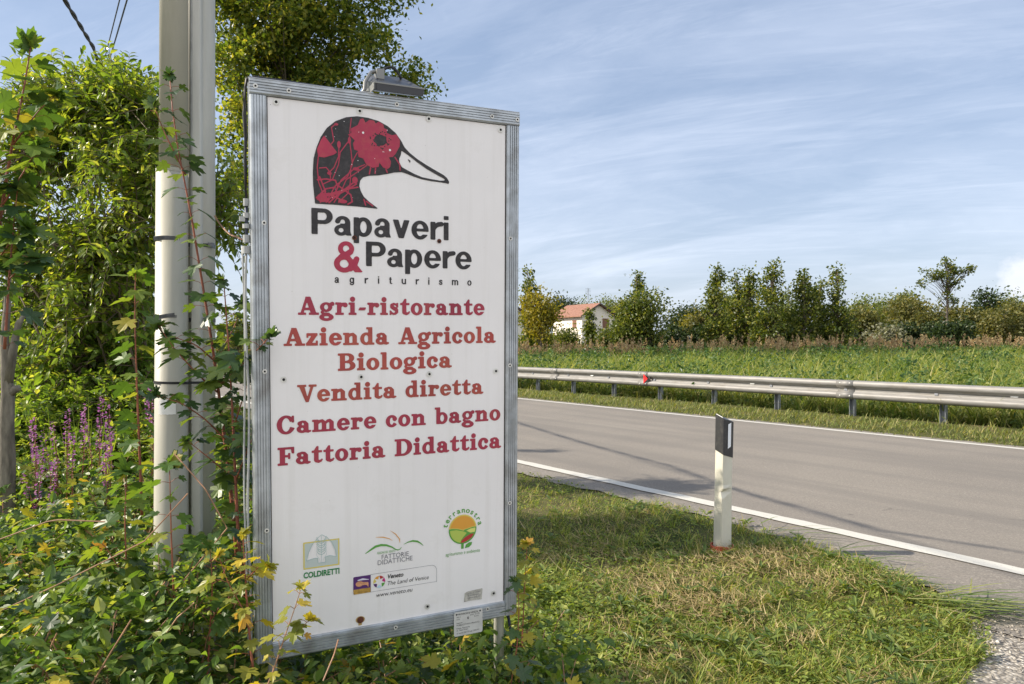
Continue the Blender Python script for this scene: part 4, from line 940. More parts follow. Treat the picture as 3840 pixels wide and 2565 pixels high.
cable(sag((-1.43, 3.27, 4.02), (-12.2, 21.2, 7.6), drop=.06), .0075, 'thin dark cable rising beside its neighbour, right of the two')
cable(sag((-1.50, 3.27, 4.02), (-12.2, 21.1, 7.62), drop=.08), .006, 'thinner knotted cable, left of the close pair above the shrub')
mb = MB()

lead = np.array([(-1.31, 3.26, 2.12), (-1.20, 3.10, 2.075), (-1.08, 2.90, 2.02), (-.935, 2.62, 1.925)])
lo_ = thing('cable', tuple(lead[0]), 'thin twisted lead running from the grey pole down to the sign edge', 'cable')
mb = MB(); n = 120; t_ = np.linspace(0, 1, n); idx = np.linspace(0, 1, 4); C = np.stack([np.interp(t_, idx, lead[:, k]) for k in range(3)], -1)-lead[0]; C[:, 2] -= .05*4*t_*(1-t_)
for ph in (0, math.pi): mb.tube(C+np.c_[np.cos(t_*110+ph)*.0022, 0*t_, np.sin(t_*110+ph)*.0022], .0022, 5)
mb.build('strand', M['stem_tan'], lo_, smooth=True)
# ------------------------------------------------------------------ delineator post
DX, DY = 1.585, 5.585
dm = thing('delineator_post', (DX, DY, 0.0), 'white plastic marker post with black head and reflector in the grass by the road', 'marker post', mat=Matrix.Translation((DX, DY, 0.0)) @ Matrix.Rotation(R(-17), 4, 'Z') @ Matrix.Rotation(R(1.0), 4, 'Y'))
def dsec(z, k=1.0, dent=0.0, sx=0.0):
    # rounded three-sided section: left face, front edge, right face, back
    f = (-0.004+sx, -.052+dent)
    pts = [(-.061*k, .018), (-.058*k, .008), (f[0]-.012, f[1]+.008), (f[0], f[1]), (f[0]+.012, f[1]+.007), (.060*k, .012), (.064*k, .024), (.030*k, .052), (-.035*k, .052)]
    return [(x, y, z) for x, y in pts]
mb = MB()
mb.loft([dsec(-.15, 1.08), dsec(.03, 1.06), dsec(.12, 1.04), dsec(.30, 1.02), dsec(.40, 1.01, .0, -.002), dsec(.445, 1.01, .018, -.012), dsec(.475, 1.01, -.004, .008), dsec(.50, 1.0, .004, .004), dsec(.60, 1.0), dsec(.765, .99)], closed=True)
body_ = mb.build('post_body', M['post_white'], dm, smooth=False)
def cut(sec, slope):  # slanted top and collar
    return [(x, y, z - (x+.062)*slope) for x, y, z in sec]
mb = MB()
mb.loft([cut(dsec(.755, 1.06, -.006), .42), cut(dsec(1.025, 1.06, -.006), .42)], closed=True)
head = mb.build('black_head', M['post_black'], dm)
fr = np.array((.0080, -.0530)); br = np.array((.0640, .0095)); d_ = br-fr; nrm_ = np.array((d_[1], -d_[0])); nrm_ /= np.linalg.norm(nrm_)
mb = MB()
p0 = fr + d_*.36 + nrm_*.0025; p1 = fr + d_*.74 + nrm_*.0025
mb.quad((*p0, .772), (*p1, .788), (*p1, .968), (*p0, .955))
mb.build('reflector', M['reflector'], head)
mb = MB(); mb.tube([(-.058, .0125, 1.0262), (-.010, -.046, 1.0065)], .0022, 5); mb.build('worn_edge', M['paper'], head)
mb = MB(); a = np.linspace(0, 2*np.pi, 27)[:-1]
mb.loft([np.c_[r*np.cos(a), r*.9*np.sin(a), z + .004*np.sin(3*a)] for r, z in ((.086, -.08), (.088, .040), (.080, .042), (.078, -.06))], closed=True, cap=False)
mb.build('socket_ring', M['red_plastic'], dm, smooth=False)

# ------------------------------------------------------------------ guard rail along the far side
def rail_pt(n, s, z): x, y = to_xy(n, s); return (x, y, z)
RN = 15.12
grx, gry = to_xy(RN, -14.0)
gr = thing('guard_rail', (0, 0, 0), 'long galvanised steel guard rail on posts along the far side of the road', 'guard rail')
prof = [(.030,.395),(.012,.402),(-.030,.420),(-.046,.455),(-.046,.492),(-.032,.518),(.034,.556),(.038,.566),(.038,.616),(.034,.628),(-.034,.668),(-.048,.692),(-.046,.735),(-.030,.772),(.012,.790),(.030,.792)]
mb = MB(); svals = np.concatenate([np.arange(-110, -22, 2.0), np.arange(-22, 12, 0.5)])
rngl = np.random.default_rng(5)
jn = np.convolve(rngl.normal(0, .012, len(svals)+8), np.ones(9)/9, 'valid')
mb.loft([[rail_pt(RN+dn+j, s, z+j*.6) for dn, z in prof] for s, j in zip(svals, jn)], closed=False, cap=False)
beam = mb.build('beam', M['rail_zinc'], gr, smooth=True)
sm_ = beam.modifiers.new('thickness', 'SOLIDIFY'); sm_.thickness = .004
posts = [s for s in -19.95 + 1.865*np.arange(-26, 15)]
def post_mesh():
    mb = MB()
    sec = [(-.055,-.045),(.055,-.045),(.055,.045),(.047,.045),(.047,-.037),(-.047,-.037),(-.047,.045),(-.055,.045)]
    mb.loft([[(x, y, z) for x, y in sec] for z in (-.3, .70)], closed=True)
    return mb
pm = None; bm_ = None
ang = math.atan2(-NX, NY)   # along-road direction
for k, s in enumerate(posts):
    if pm is None:
        o = post_mesh().build('rail_post', M['post_zinc'], gr); pm = o
        mb = MB(); mb.box(-.03, -.012, -.022, .03, .006, .022); mb.box(-.022, -.016, -.012, -.004, -.010, .012)
        q = mb.build('bolt_plate', M['post_zinc'], o); bm_ = q
    else:
        o = pm.copy(); COL.objects.link(o); o.parent = gr
        q = bm_.copy(); COL.objects.link(q); q.parent = o
    x, y = to_xy(RN+.21, s)
    o.location = (x, y, float(ground_z(x, y))+.02); o.rotation_euler = (0, 0, ang)
    o.rotation_euler.z = ang + math.pi
    q.location = (0, .215, .567)
    q.location = (0.05, .185, .585 - o.location.z + .0)
    q.rotation_euler = (0, 0, math.pi)
for s in (-18.8, -14.8, -8.8, -26.8, -2.8):
    mb = MB(); mb.loft([[rail_pt(RN+dn-.0065+float(np.interp(s+q, svals, jn)), s+q, z+float(np.interp(s+q, svals, jn))*.6) for dn, z in prof] for q in (-.19, .19)], closed=False, cap=False)
    o = mb.build('lap_joint', M['rail_zinc'], beam, smooth=True)
    o.modifiers.new('thickness', 'SOLIDIFY').thickness = .004
# splice bolts and the red reflector
for s in (-18.9, -14.9, -8.9, -26.9, -2.9):
    for ds in (0, .22):
        for z, dn in ((.735, -.050), (.462, -.050)):
            mb = MB(); x, y = to_xy(RN+dn, s+ds); a = np.linspace(0, 2*np.pi, 9)[:-1]
            mb.loft([[to_xy(RN+dn-.004-h, s+ds+r*math.cos(t_)) + (z+r*math.sin(t_),) for t_ in a] for r, h in ((.017, -.004), (.017, .006), (.009, .013))], closed=True)
            mb.build('splice_bolt', M['rivet'], beam)
for s in (-17.0, -11.2, -5.6):
    mb = MB(); v = [to_xy(RN+.020, s+dx) + (.615+dz,) for dx, dz in ((-.055, -.014), (.055, -.014), (.065, 0), (.055, .014), (-.055, .014), (-.065, 0))]
    v2 = [to_xy(RN+.026, s+dx) + (.615+dz,) for dx, dz in ((-.055, -.014), (.055, -.014), (.065, 0), (.055, .014), (-.055, .014), (-.065, 0))]
    mb.loft([v, v2], closed=True); mb.build('adjusting_slot', M['paper'], beam)
mb = MB(); s0 = -14.65
tri = [(-.10, .470), (-.10, .735), (.085, .61)]
mb.loft([[to_xy(RN-.050-h-(.03 if i_ == 2 else 0), s0+dx)+(z,) for i_, (dx, z) in enumerate(tri)] for h in (0, .012)], closed=True)
mb.build('red_reflector', M['red_reflector'], gr)
mb = MB(); mb.loft([[to_xy(RN-.048, s0+.07+dx)+(z,) for dx, z in ((-.02,.49),(.05,.56),(.07,.66),(.02,.68))], [to_xy(RN-.02, s0+.07+dx)+(z,) for dx, z in ((-.02,.49),(.05,.56),(.07,.66),(.02,.68))]], closed=True); mb.build('reflector_bracket', M['post_black'], gr)

# ------------------------------------------------------------------ far houses
def house(name, label, loc, rz, W, L, eave, ridge, wall, opens_front, opens_left, antenna=False):
    root = thing(name, loc, label, 'house', mat=Matrix.Translation(loc) @ Matrix.Rotation(rz, 4, 'Z'))
    mb = MB(); w2 = W/2
    sec = [(-w2, -1.0), (w2, -1.0), (w2, eave), (0, ridge), (-w2, eave)]
    mb.loft([[(x, 0, z) for x, z in sec], [(x, L, z) for x, z in sec]], closed=True)
    mb.build('wall', wall, root)
    ov = .55; rise = (ridge-eave)/w2
    rs = []
    for y in (-.5, L+.5):
        rs.append([(-w2-ov, y, eave-ov*rise+.05), (0, y, ridge+.05), (w2+ov, y, eave-ov*rise+.05), (w2+ov, y, eave-ov*rise+.22), (0, y, ridge+.24), (-w2-ov, y, eave-ov*rise+.22)])
    mb = MB(); mb.loft(rs, closed=True); roof = mb.build('roof', M['tiles'], root)
    mb = MB(); b0 = rs[0]
    e = [(x, y-.06, z-.06) for x, y, z in b0[:3]] + [(x, y-.06, z-.02) for x, y, z in b0[3:]]
    mb.loft([e, [(x, y+.05, z) for x, y, z in e]], closed=True); mb.build('verge_board', M['eave'], roof)
    for (x0, z0, x1, z1, m_) in opens_front:
        mb = MB(); mb.box(x0, -.06, z0, x1, .02, z1); wd = mb.build('window', M[m_], root)
        mb = MB(); mb.box(x0-.08, -.10, z0-.10, x1+.08, .01, z0-.01); mb.build('window_sill', wall, wd)
    for (y0, z0, y1, z1, m_) in opens_left:
        mb = MB(); mb.box(-w2-.06, y0, z0, -w2+.02, y1, z1); mb.build('door' if z0 < .3 else 'window', M[m_], root)
    if antenna:
        mb = MB(); mb.tube([(0, 2.5, ridge-.2), (0, 2.5, ridge+2.6)], .045, 6)
        for k in range(5): mb.tube([(-.5, 2.5, ridge+2.5-k*.22), (.5, 2.5, ridge+2.5-k*.22)], .015, 4)
        mb.build('aerial', M['post_zinc'], roof)
    return root
def at(u, D): return (u-1173.0)/1695.0*D      # photo column (2347 wide) at depth D -> x
hz = 0.7
house('farm_house', 'cream two storey house with a terracotta roof among trees beyond the field', (at(1371, 108), 108, hz), R(31), 5.9, 7.4, 5.15, 6.75, M['wall_cream'],
      [(.75, 3.35, 1.95, 4.75, 'shutter'), (-1.9, .6, -1.0, 1.7, 'glass_dark'), (.9, 1.2, 1.9, 2.3, 'shutter')],
      [(1.0, .0, 3.6, 1.9, 'shutter'), (4.4, .9, 5.2, 2.2, 'shutter'), (1.4, 3.3, 2.3, 4.5, 'shutter')], antenna=True)
house('farm_house', 'pale house with a low tiled roof, half hidden between the sign and yellow tree', (at(1172, 100), 100, hz), R(28), 7.0, 9.0, 4.3, 6.2, M['wall_white'],
      [(-1.0, 1.0, .2, 2.2, 'shutter')], [(2.0, .8, 3.0, 2.0, 'shutter')])
for u, lab in ((1563, 'short white marker post by the trees, left of a pair'), (1580, 'taller white marker post by the trees, right of a pair')):
    x = at(u, 62); z = float(ground_z(x, 62)); mp_ = thing('marker_post', (x, 62, z), lab, 'marker post', group='small marker posts in the far field')
    mb = MB(); h = 1.15 if u < 1570 else 1.55
    mb.loft([[(-.06,-.04,zz),(.06,-.04,zz),(.04,.05,zz),(-.04,.05,zz)] for zz in (-.2, h)], closed=True); mb.build('post_body', M['post_white'], mp_)
    mb = MB(); mb.loft([[(-.065,-.045,zz),(.065,-.045,zz),(.045,.055,zz),(-.045,.055,zz)] for zz in (h-.3, h-.12)], closed=True); mb.build('dark_band', M['post_black'], mp_)

# ------------------------------------------------------------------ trees
def noise3(p, s):
    return (np.sin(p[:, 0]*s+1.3) * np.sin(p[:, 1]*s*1.1+.7) + np.sin(p[:, 2]*s*1.2+2.1)*np.sin((p[:, 0]+p[:, 1])*s*.7))*.5
def tree(name, label, cat, x, y, H, lobes, n_cl, per, leaf, mat, tr=.12, bark='bark', group=None, clump=.45, tmpl=DIAM, lean=(0, 0), z0=None, droop=0.0, flat=.75, br=1.0, gaps=-.35):
    zb = float(ground_z(x, y)) if z0 is None else z0
    root = thing(name, (x, y, zb), label, cat, group)
    top = H*.88
    tp = [(0, 0, -.2)] + [(lean[0]*t+random.uniform(-.02, .02)*H*.3, lean[1]*t, top*t) for t in np.linspace(.15, 1, 7)]
    mb = MB(); mb.tube(tp, [tr*1.25]+[tr*(1-.85*t) for t in np.linspace(.15, 1, 7)], 8)
    L = np.array(lobes, float); wgt = (L[:, 3]*L[:, 4]*L[:, 5])**(2/3); wgt /= wgt.sum()
    C = []
    while len(C) < n_cl:
        k = rng.choice(len(L), p=wgt); d = rand_dir(1)[0]; r = rng.uniform()**.38
        p = L[k, :3] + d*L[k, 3:]*r
        if p[2] < .15: continue
        if noise3(p[None]+x, 2.2/clump*.5)[0] < gaps: continue
        C.append(p)
    C = np.array(C); TP = np.array(tp)
    for p in C[::max(1, len(C)//90)]:
        zt_ = max(.2, p[2] - .55*np.hypot(p[0], p[1]) - .1*H)
        q = np.array([np.interp(min(zt_, top), TP[:, 2], TP[:, k]) for k in (0, 1)] + [min(zt_, top)])
        m_ = (p+q)/2 + rng.normal(0, .05, 3)*H*.3; m_[2] += .02*H
        mb.tube([q, m_, p], [tr*.34*br, tr*.2*br, tr*.06*br], 4, cap=False)
    mb.build('trunk', M[bark], root, smooth=True)
    n = n_cl*per
    cen = np.repeat(C, per, 0); csz = clump*rng.uniform(.6, 1.35, n_cl); csz = np.repeat(csz, per)
    org = cen + rng.normal(0, .5, (n, 3))*csz[:, None]*np.array([1, 1, flat])
    ax = rand_dir(n, -.25-droop) + .5*unit(org-cen)
    mb = MB(); scatter(mb, tmpl, org, ax, rand_dir(n, .9), leaf*rng.uniform(.65, 1.3, n))
    mb.build('crown', M[mat], root)
    return root

def conical(H, w, low=.12, k=6, bump=.2):
    out = []
    for i, t in enumerate(np.linspace(low, .93, k)):
        ww = w*(1-.75*t**1.5)*random.uniform(1-bump, 1+bump)
        out.append((random.uniform(-.2, .2)*w, random.uniform(-.2, .2)*w, H*t, ww, ww, H*.13))
    return out
def bushy(H, w, k=6):
    out = [(0, 0, H*.55, w*.8, w*.8, H*.4)]
    for i in range(k):
        a = random.uniform(0, 6.28); out.append((math.cos(a)*w*.5, math.sin(a)*w*.5, H*random.uniform(.3, .75), w*random.uniform(.35, .55), w*random.uniform(.35, .55), H*random.uniform(.18, .27)))
    return out
def top_h(x, y, vtop): return EYE + (790-vtop)/1695.0*y - float(ground_z(x, y))
G1 = 'young trees beyond the field'
ROW = [  # photo column, depth, top row, half width, crown style, leaf material, label
 (1213, 60, 622, 1.05, 'c', 'leaf_plane', 'tall narrow tree rising just right of the sign edge'),
 (1240, 58, 655, 1.35, 'b', 'leaf_yellow', 'yellow green bushy tree beside the farm house'),
 (1290, 120, 667, 3.0, 'b', 'leaf_dark', 'round dark tree behind the yellow tree, above the house roof'),
 (1343, 140, 679, 3.6, 'b', 'leaf_light', 'pale tree behind the ridge of the farm house roof'),
 (1392, 145, 680, 3.8, 'b', 'leaf_light', 'pale tree behind the right slope of the house roof'),
 (1432, 135, 684, 3.0, 'b', 'leaf_olive', 'small olive tree between the house and the large leafy tree'),
 (1460, 62, 632, 1.0, 'c', 'leaf_plane', 'slim pointed tree growing through the large leafy tree'),
 (1487, 60, 652, 2.35, 'b', 'leaf_plane', 'large leafy tree right of the farm house'),
 (1432, 59, 725, 1.3, 'b', 'leaf_light', 'light green low tree at the right corner of the farm house'),
 (1351, 64, 712, .34, 'c', 'leaf_plane', 'thin young tree in front of the farm house corner'),
 (1390, 62, 756, .55, 'b', 'leaf_plane', 'small shrub in front of the farm house gable'),
 (1300, 63, 748, .4, 'b', 'leaf_plane', 'small dark tree in front of the house side wall'),
 (1572, 110, 700, 3.2, 'b', 'leaf_dark', 'dark low tree in the gap between the two tree groups'),
 (1588, 84, 722, 1.9, 'b', 'leaf_yellow', 'golden shrub in the gap between the two tree groups'),
 (1612, 66, 696, 1.55, 'b', 'leaf_olive', 'dusky leafy shrub at the left end of the long tree row'),
 (1638, 60, 614, 1.25, 'c', 'leaf_plane', 'tall pointed tree at the left end of the long tree row'),
 (1660, 70, 650, 1.8, 'b', 'leaf_light', 'light green tree behind the pointed tree in the row'),
 (1690, 62, 628, 1.3, 'c', 'leaf_plane', 'pointed tree second in the long tree row'),
 (1717, 61, 620, 1.25, 'c', 'leaf_plane', 'dense pointed tree in the left half of the row'),
 (1767, 58, 606, 1.75, 'c', 'leaf_plane', 'tallest tree in the middle of the long row'),
 (1806, 66, 640, 1.5, 'b', 'leaf_light', 'lighter tree just right of the tallest in the row'),
 (1842, 58, 624, 1.65, 'c', 'leaf_plane', 'broad twin topped tree in the right half of the row'),
 (1878, 60, 640, 1.2, 'c', 'leaf_plane', 'dark tree second from the right end of the row'),
 (1920, 58, 614, 1.35, 'c', 'leaf_plane', 'airy tree ending the long row at its right'),
 (1985, 104, 672, 3.2, 'b', 'leaf_light', 'pale round tree right of the long tree row'),
 (1968, 80, 700, 1.8, 'b', 'leaf_olive', 'grey green shrub touching the right end of the row'),
 (2048, 98, 668, 3.8, 'b', 'leaf_light', 'broad pale green tree left of the tall open tree'),
 (2092, 88, 682, 3.0, 'b', 'leaf_olive', 'olive tree at the foot of the tall open tree'),
 (2030, 76, 735, 1.6, 'b', 'leaf_silver', 'silvery shrub below the pale trees'),
 (2128, 84, 700, 2.2, 'b', 'leaf_olive', 'olive bush directly left of the open tree trunk'),
 (2215, 86, 694, 2.6, 'b', 'leaf_olive', 'russet olive bush right of the open tree trunk'),
 (2262, 92, 655, 2.0, 'b', 'leaf_dark', 'dark dense tree near the right edge, highest of its group'),
 (2310, 96, 664, 1.4, 'b', 'leaf_plane', 'small round topped tree at the right edge'),
 (2300, 80, 700, 2.6, 'b', 'leaf_olive', 'brownish bush under the dark tree at the right'),
 (2345, 84, 682, 2.4, 'b', 'leaf_olive', 'olive bush cut by the right edge of the view'),
 (2180, 76, 735, 2.0, 'b', 'leaf_dark', 'low dark bush behind the plumes under the open tree'),
]
for (u, D, vt, hw, st, mt, lab) in ROW:
    x = at(u, D); H = top_h(x, D, vt)
    hw *= 1.04 if st == 'c' else 1.08; lob = conical(H, hw, low=.14 if st == 'c' else .1) if st == 'c' else bushy(H, hw)
    far_ = D > 75
    ncl = int((165 if st == 'c' else 190)*min(1.7, max(.6, hw*H/9)))
    tree('tree' if H > 3.2 else 'shrub', lab, 'tree' if H > 3.2 else 'shrub', x, D, H, lob, ncl, 20 if not far_ else 22, (.25 if not far_ else .36)*(1.0 if H > 3 else .8), mt, tr=.035+.012*H, group=G1 if H > 3.2 else 'shrubs beyond the field', clump=.42 if st == 'c' else .5+.012*D*.5)
# filler hedge at the feet of the rows
for k, (u0, u1, D, n, vt, mt) in enumerate([(1600, 1950, 63, 8, 745, 'leaf_dark'), (1950, 2420, 83, 9, 738, 'leaf_dark'), (1420, 1560, 66, 4, 748, 'leaf_dark'), (1185, 1290, 66, 3, 752, 'leaf_plane')]):
    for i in range(n):
        u = u0+(u1-u0)*(i+.5)/n+random.uniform(-8, 8); x = at(u, D); y = D+random.uniform(-1.5, 1.5)
        H = max(1.5, top_h(x, y, vt+random.uniform(-10, 16)))
        tree('shrub', ['dark low shrub filling the foot of the long tree row', 'dark low shrub under the trees at the far right', 'dark low shrub under the large leafy tree', 'green low shrub under the yellow tree'][k], 'shrub', x, y, H, bushy(H, 1.7, 4), 120, 24, .28, mt, tr=.04, group=['shrubs at the foot of the tree row', 'shrubs under the far right trees', 'shrubs under the large tree', 'shrubs under the yellow tree'][k], clump=.5)
# the tall open-crowned tree
x = at(2170, 78); H = top_h(x, 78, 584)
tree('tree', 'tall open crowned tree with a bare upper trunk standing above the right bushes', 'tree', x, 78, H,
     [(-.2, 0, H*.93, .7, .7, .55), (.6, 0, H*.86, .8, .8, .6), (-1.9, 0, H*.80, .8, .6, .40), (-2.5, 0, H*.72, .6, .5, .32), (-2.3, 0, H*.84, .5, .4, .25), (-.7, 0, H*.78, .9, .8, .7), (.5, 0, H*.70, .8, .8, .8), (2.1, 0, H*.83, .55, .5, .35), (1.3, 0, H*.78, .7, .6, .5), (2.6, 0, H*.87, .4, .4, .25), (.1, 0, H*.58, .55, .6, .6), (-.6, 0, H*.5, .4, .5, .5), (.9, 0, H*.52, .4, .4, .5)],
     110, 18, .25, 'leaf_plane', tr=.17, clump=.33, gaps=-.3, group=G1, br=.5)
# far trees seen between the poles and the sign
for (u, D, vt, hw, mt, lab) in [(545, 46, 700, 1.1, 'leaf_plane', 'small round tree far down the road, seen between pole and sign'), (566, 52, 735, 1.5, 'leaf_silver', 'silvery bush far down the road beside the sign edge'), (515, 60, 745, 2.0, 'leaf_light', 'pale bush far down the road close to the pole')]:
    x = at(u, D); H = top_h(x, D, vt)
    tree('tree' if H > 3.2 else 'shrub', lab, 'tree' if H > 3.2 else 'shrub', x, D, H, bushy(H, hw), 80, 20, .2, mt, tr=.06, clump=.4)

# the big tree behind the sign
bx, by = at(660, 50), 50.0
lob = []
for (u, v, ru, rv) in [(585, 330, 85, 120), (575, 150, 100, 150), (640, 60, 150, 130), (740, -60, 170, 140), (850, 110, 70, 60), (900, 160, 60, 45), (800, 60, 90, 60), (930, 178, 42, 26), (925, 120, 40, 40), (570, 250, 85, 110), (585, 60, 110, 120), (720, 60, 120, 90), (640, 160, 110, 90), (580, 400, 60, 70), (700, 140, 130, 90), (560, 420, 70, 60), (600, -120, 220, 150), (520, 440, 50, 45), (640, 230, 90, 80), (760, 190, 90, 60), (830, 25, 60, 40), (880, -30, 70, 50), (700, -250, 200, 130), (600, -150, 120, 140)]:
    lob.append(((u-660)/1695*50, random.uniform(-2.2, 2.2), EYE+(790-v)/1695*50-.4, ru/1695*50, ru/1695*50*1.1, rv/1695*50))
tree('tree', 'huge spreading tree with small yellowing leaves towering behind the sign and poles', 'tree', bx, by, 33.0, lob, 1250, 42, .33, 'leaf_big', tr=.55, clump=.95, gaps=-.16, flat=.65, br=.4)

# ------------------------------------------------------------------ grasses
def blades(mb, x, y, h, w, lean=.5, curl=1.0):
    n = len(x); z = ground_z(x, y) - .01
    a = rng.uniform(0, 2*np.pi, n); ln = np.abs(rng.normal(0, lean, n))
    ax = np.c_[np.cos(a)*ln, np.sin(a)*ln, np.ones(n)]
    nr = np.c_[np.cos(a), np.sin(a), np.full(n, -.35)]
    scatter(mb, BLADE, np.c_[x, y, z], ax, nr, w, h, h*curl)
def patch(x, y, s=1.0, ph=0.0):
    return .5+.5*np.sin(1.9*s*x+1.1*s*y+ph)*np.sin(2.3*s*y-.7*s*x+ph*1.7) + .25*np.sin(5.1*s*x-3.3*s*y+ph)
# mown verge on the near side
def lawn_points(n, ymin=3.0, ymax=12.5):
    u = rng.uniform(size=n); Y = (ymin**-.6 + u*(ymax**-.6 - ymin**-.6))**(-1/.6)
    X = rng.uniform(-.22, .80, n)*Y - .25
    nn, s = to_ns(X, Y); e = lawn_edge(s) + .10*np.sin(s*6.1)*np.sin(s*2.3) + rng.normal(0, .045, n)
    k = (nn < e) & (nn > .1) & (s < -1.35)
    return X[k], Y[k]
x, y = lawn_points(185000)
pt = patch(x, y, 1.0)
k = rng.uniform(size=len(x)) < .45+.55*np.clip(pt, 0, 1)
x, y = x[k], y[k]
mb = MB(); blades(mb, x, y, rng.uniform(.025, .075, len(x))*(.8+.35*patch(x, y, .8, 2)), rng.uniform(.003, .0065, len(x)), 1.0, 1.5)
tag(mb.build('mown_grass', M['grass_lawn']), 'short mown grass on the verge between the sign and the road edge', 'grass', kind='stuff')
x, y = lawn_points(34000)
k = patch(x, y, .9, 4) + .25*patch(x, y, 2.3, 1) > .85; x, y = x[k], y[k]; n = len(x)
mb = MB(); a = rng.uniform(0, 6.28, n)
scatter(mb, BLADE, np.c_[x, y, ground_z(x, y)+rng.uniform(.005, .045, n)], np.c_[np.cos(a), np.sin(a), rng.normal(.05, .22, n)], np.c_[-.3*np.sin(a), .3*np.cos(a), np.ones(n)], rng.uniform(.003, .006, n), rng.uniform(.04, .13, n), .05)
for (cx_, cy_, sg_, m_) in [(1.78, 5.2, .20, 900), (1.15, 4.35, .19, 900), (.95, 4.75, .22, 600), (2.05, 4.75, .16, 320), (.75, 6.6, .25, 260), (1.5, 3.9, .12, 200)]:
    xx = cx_+rng.normal(0, sg_, m_); yy = cy_+rng.normal(0, sg_*.8, m_); a = rng.uniform(0, 6.28, m_)
    scatter(mb, BLADE, np.c_[xx, yy, ground_z(xx, yy)+rng.uniform(.02, .06, m_)], np.c_[np.cos(a), np.sin(a), rng.normal(.08, .25, m_)], np.c_[-.3*np.sin(a), .3*np.cos(a), np.ones(m_)], rng.uniform(.003, .006, m_), rng.uniform(.04, .12, m_), .05)
k2 = 130; xx, yy = lawn_points(500); xx, yy = xx[:k2], yy[:k2]; a = rng.uniform(0, 6.28, len(xx))
scatter(mb, BLADE, np.c_[xx, yy, ground_z(xx, yy)+.04], np.c_[np.cos(a), np.sin(a), rng.normal(.12, .15, len(xx))], np.c_[0*a, 0*a, 1+0*a], rng.uniform(.004, .009, len(xx)), rng.uniform(.12, .32, len(xx)), .10)
tag(mb.build('cut_straw', M['grass_dry']), 'dry straw and cut grass lying on the mown verge', 'straw', kind='stuff')
x, y = lawn_points(85000)
k = rng.uniform(size=len(x)) < np.clip(.08+.75*(patch(x, y, 1.3, 1.0)-.1)+.3*patch(x, y, 3.1, 2.0), 0, 1)*.62 + .35*(x < .55+.25*(4-y)); x, y = x[k], y[k]; n = len(x)
mb = MB()
scatter(mb, OVAL, np.c_[x, y, ground_z(x, y)+rng.uniform(.01, .055, n)], np.c_[rng.normal(size=(n, 2)), rng.normal(.15, .3, n)], np.c_[rng.normal(0, .4, (n, 2)), np.ones(n)], rng.uniform(.016, .036, n))
tag(mb.build('clover', M['leaf_clover']), 'low clover and broad leaved weeds among the mown grass', 'weeds', kind='stuff')
N = 9000; yy = rng.uniform(2.9, 4.9, N); xx = rng.uniform(-.05, .75, N); lim = .16+.22*(4.9-yy)+.08*np.sin(9*yy)
k = xx < lim+rng.normal(0, .06, N); xx, yy = xx[k], yy[k]; n = len(xx); hh = rng.uniform(.02, .22, n)*np.clip((lim[k]-xx)/.35, .35, 1)
mb = MB(); scatter(mb, OVAL, np.c_[xx, yy, ground_z(xx, yy)+hh], np.c_[rng.normal(size=(n, 2)), rng.normal(0, .3, n)], np.c_[rng.normal(0, .45, (n, 2)), np.ones(n)], rng.uniform(.022, .052, n))
tag(mb.build('verge_creeper', M['leaf_clover']), 'bright creeping leaves on the verge close to the right edge of the sign', 'weeds', kind='stuff')
# taller tufts and rosettes left standing in the mown grass
mb = MB(); wb = MB(); X_, Y_ = lawn_points(5200)
X_[:26] = DX+rng.normal(0, .13, 26); Y_[:26] = DY-.03+rng.normal(0, .09, 26)
for i in range(min(1300, len(X_))):
    m_ = random.randint(10, 26); hh = random.uniform(.06, .15)
    blades(mb, X_[i]+rng.normal(0, .022, m_), Y_[i]+rng.normal(0, .022, m_), hh*rng.uniform(.6, 1.2, m_), rng.uniform(.004, .008, m_), .75, 1.6)
for i in range(1300, min(1560, len(X_))):
    m_ = random.randint(5, 10); a = rng.uniform(0, 6.28, m_)
    scatter(wb, OVAL, np.c_[np.full(m_, X_[i]), np.full(m_, Y_[i]), np.full(m_, float(ground_z(X_[i], Y_[i]))+.03)+rng.uniform(0, .03, m_)], np.c_[np.cos(a), np.sin(a), rng.uniform(.1, .7, m_)], np.c_[0*a, 0*a, 1+0*a], rng.uniform(.03, .06, m_), rng.uniform(.05, .10, m_), .08)
tag(mb.build('grass_tufts', M['grass_lawn']), 'taller grass tufts left standing on the mown verge', 'grass', kind='stuff')
tag(wb.build('weed_rosettes', M['leaf_weed']), 'small broad leaved weed rosettes dotted over the mown verge', 'weeds', kind='stuff')
# long fallen blades lying over the asphalt edge
mb = MB()
for (px_, py_, n) in [(2.78, 4.35, 60), (2.55, 4.75, 26), (2.62, 5.35, 10), (1.15, 7.0, 10), (2.35, 6.0, 10)]:
    xx = px_+rng.normal(0, .13, n); yy = py_+rng.normal(0, .09, n); a = rng.normal(-.35, .5, n)+np.where(rng.uniform(size=n) < .5, 0, np.pi)*.0
    scatter(mb, BLADE, np.c_[xx-.15, yy, np.full(n, .02)+rng.uniform(0, .05, n)], np.c_[np.cos(a), np.sin(a), rng.uniform(0, .22, n)], np.c_[0*a, 0*a, 1+0*a], rng.uniform(.010, .018, n), rng.uniform(.2, .45, n), -.08)
tag(mb.build('cut_long_grass', M['grass_field']), 'long green grass blades lying cut over the asphalt edge at the lower right', 'grass', kind='stuff')
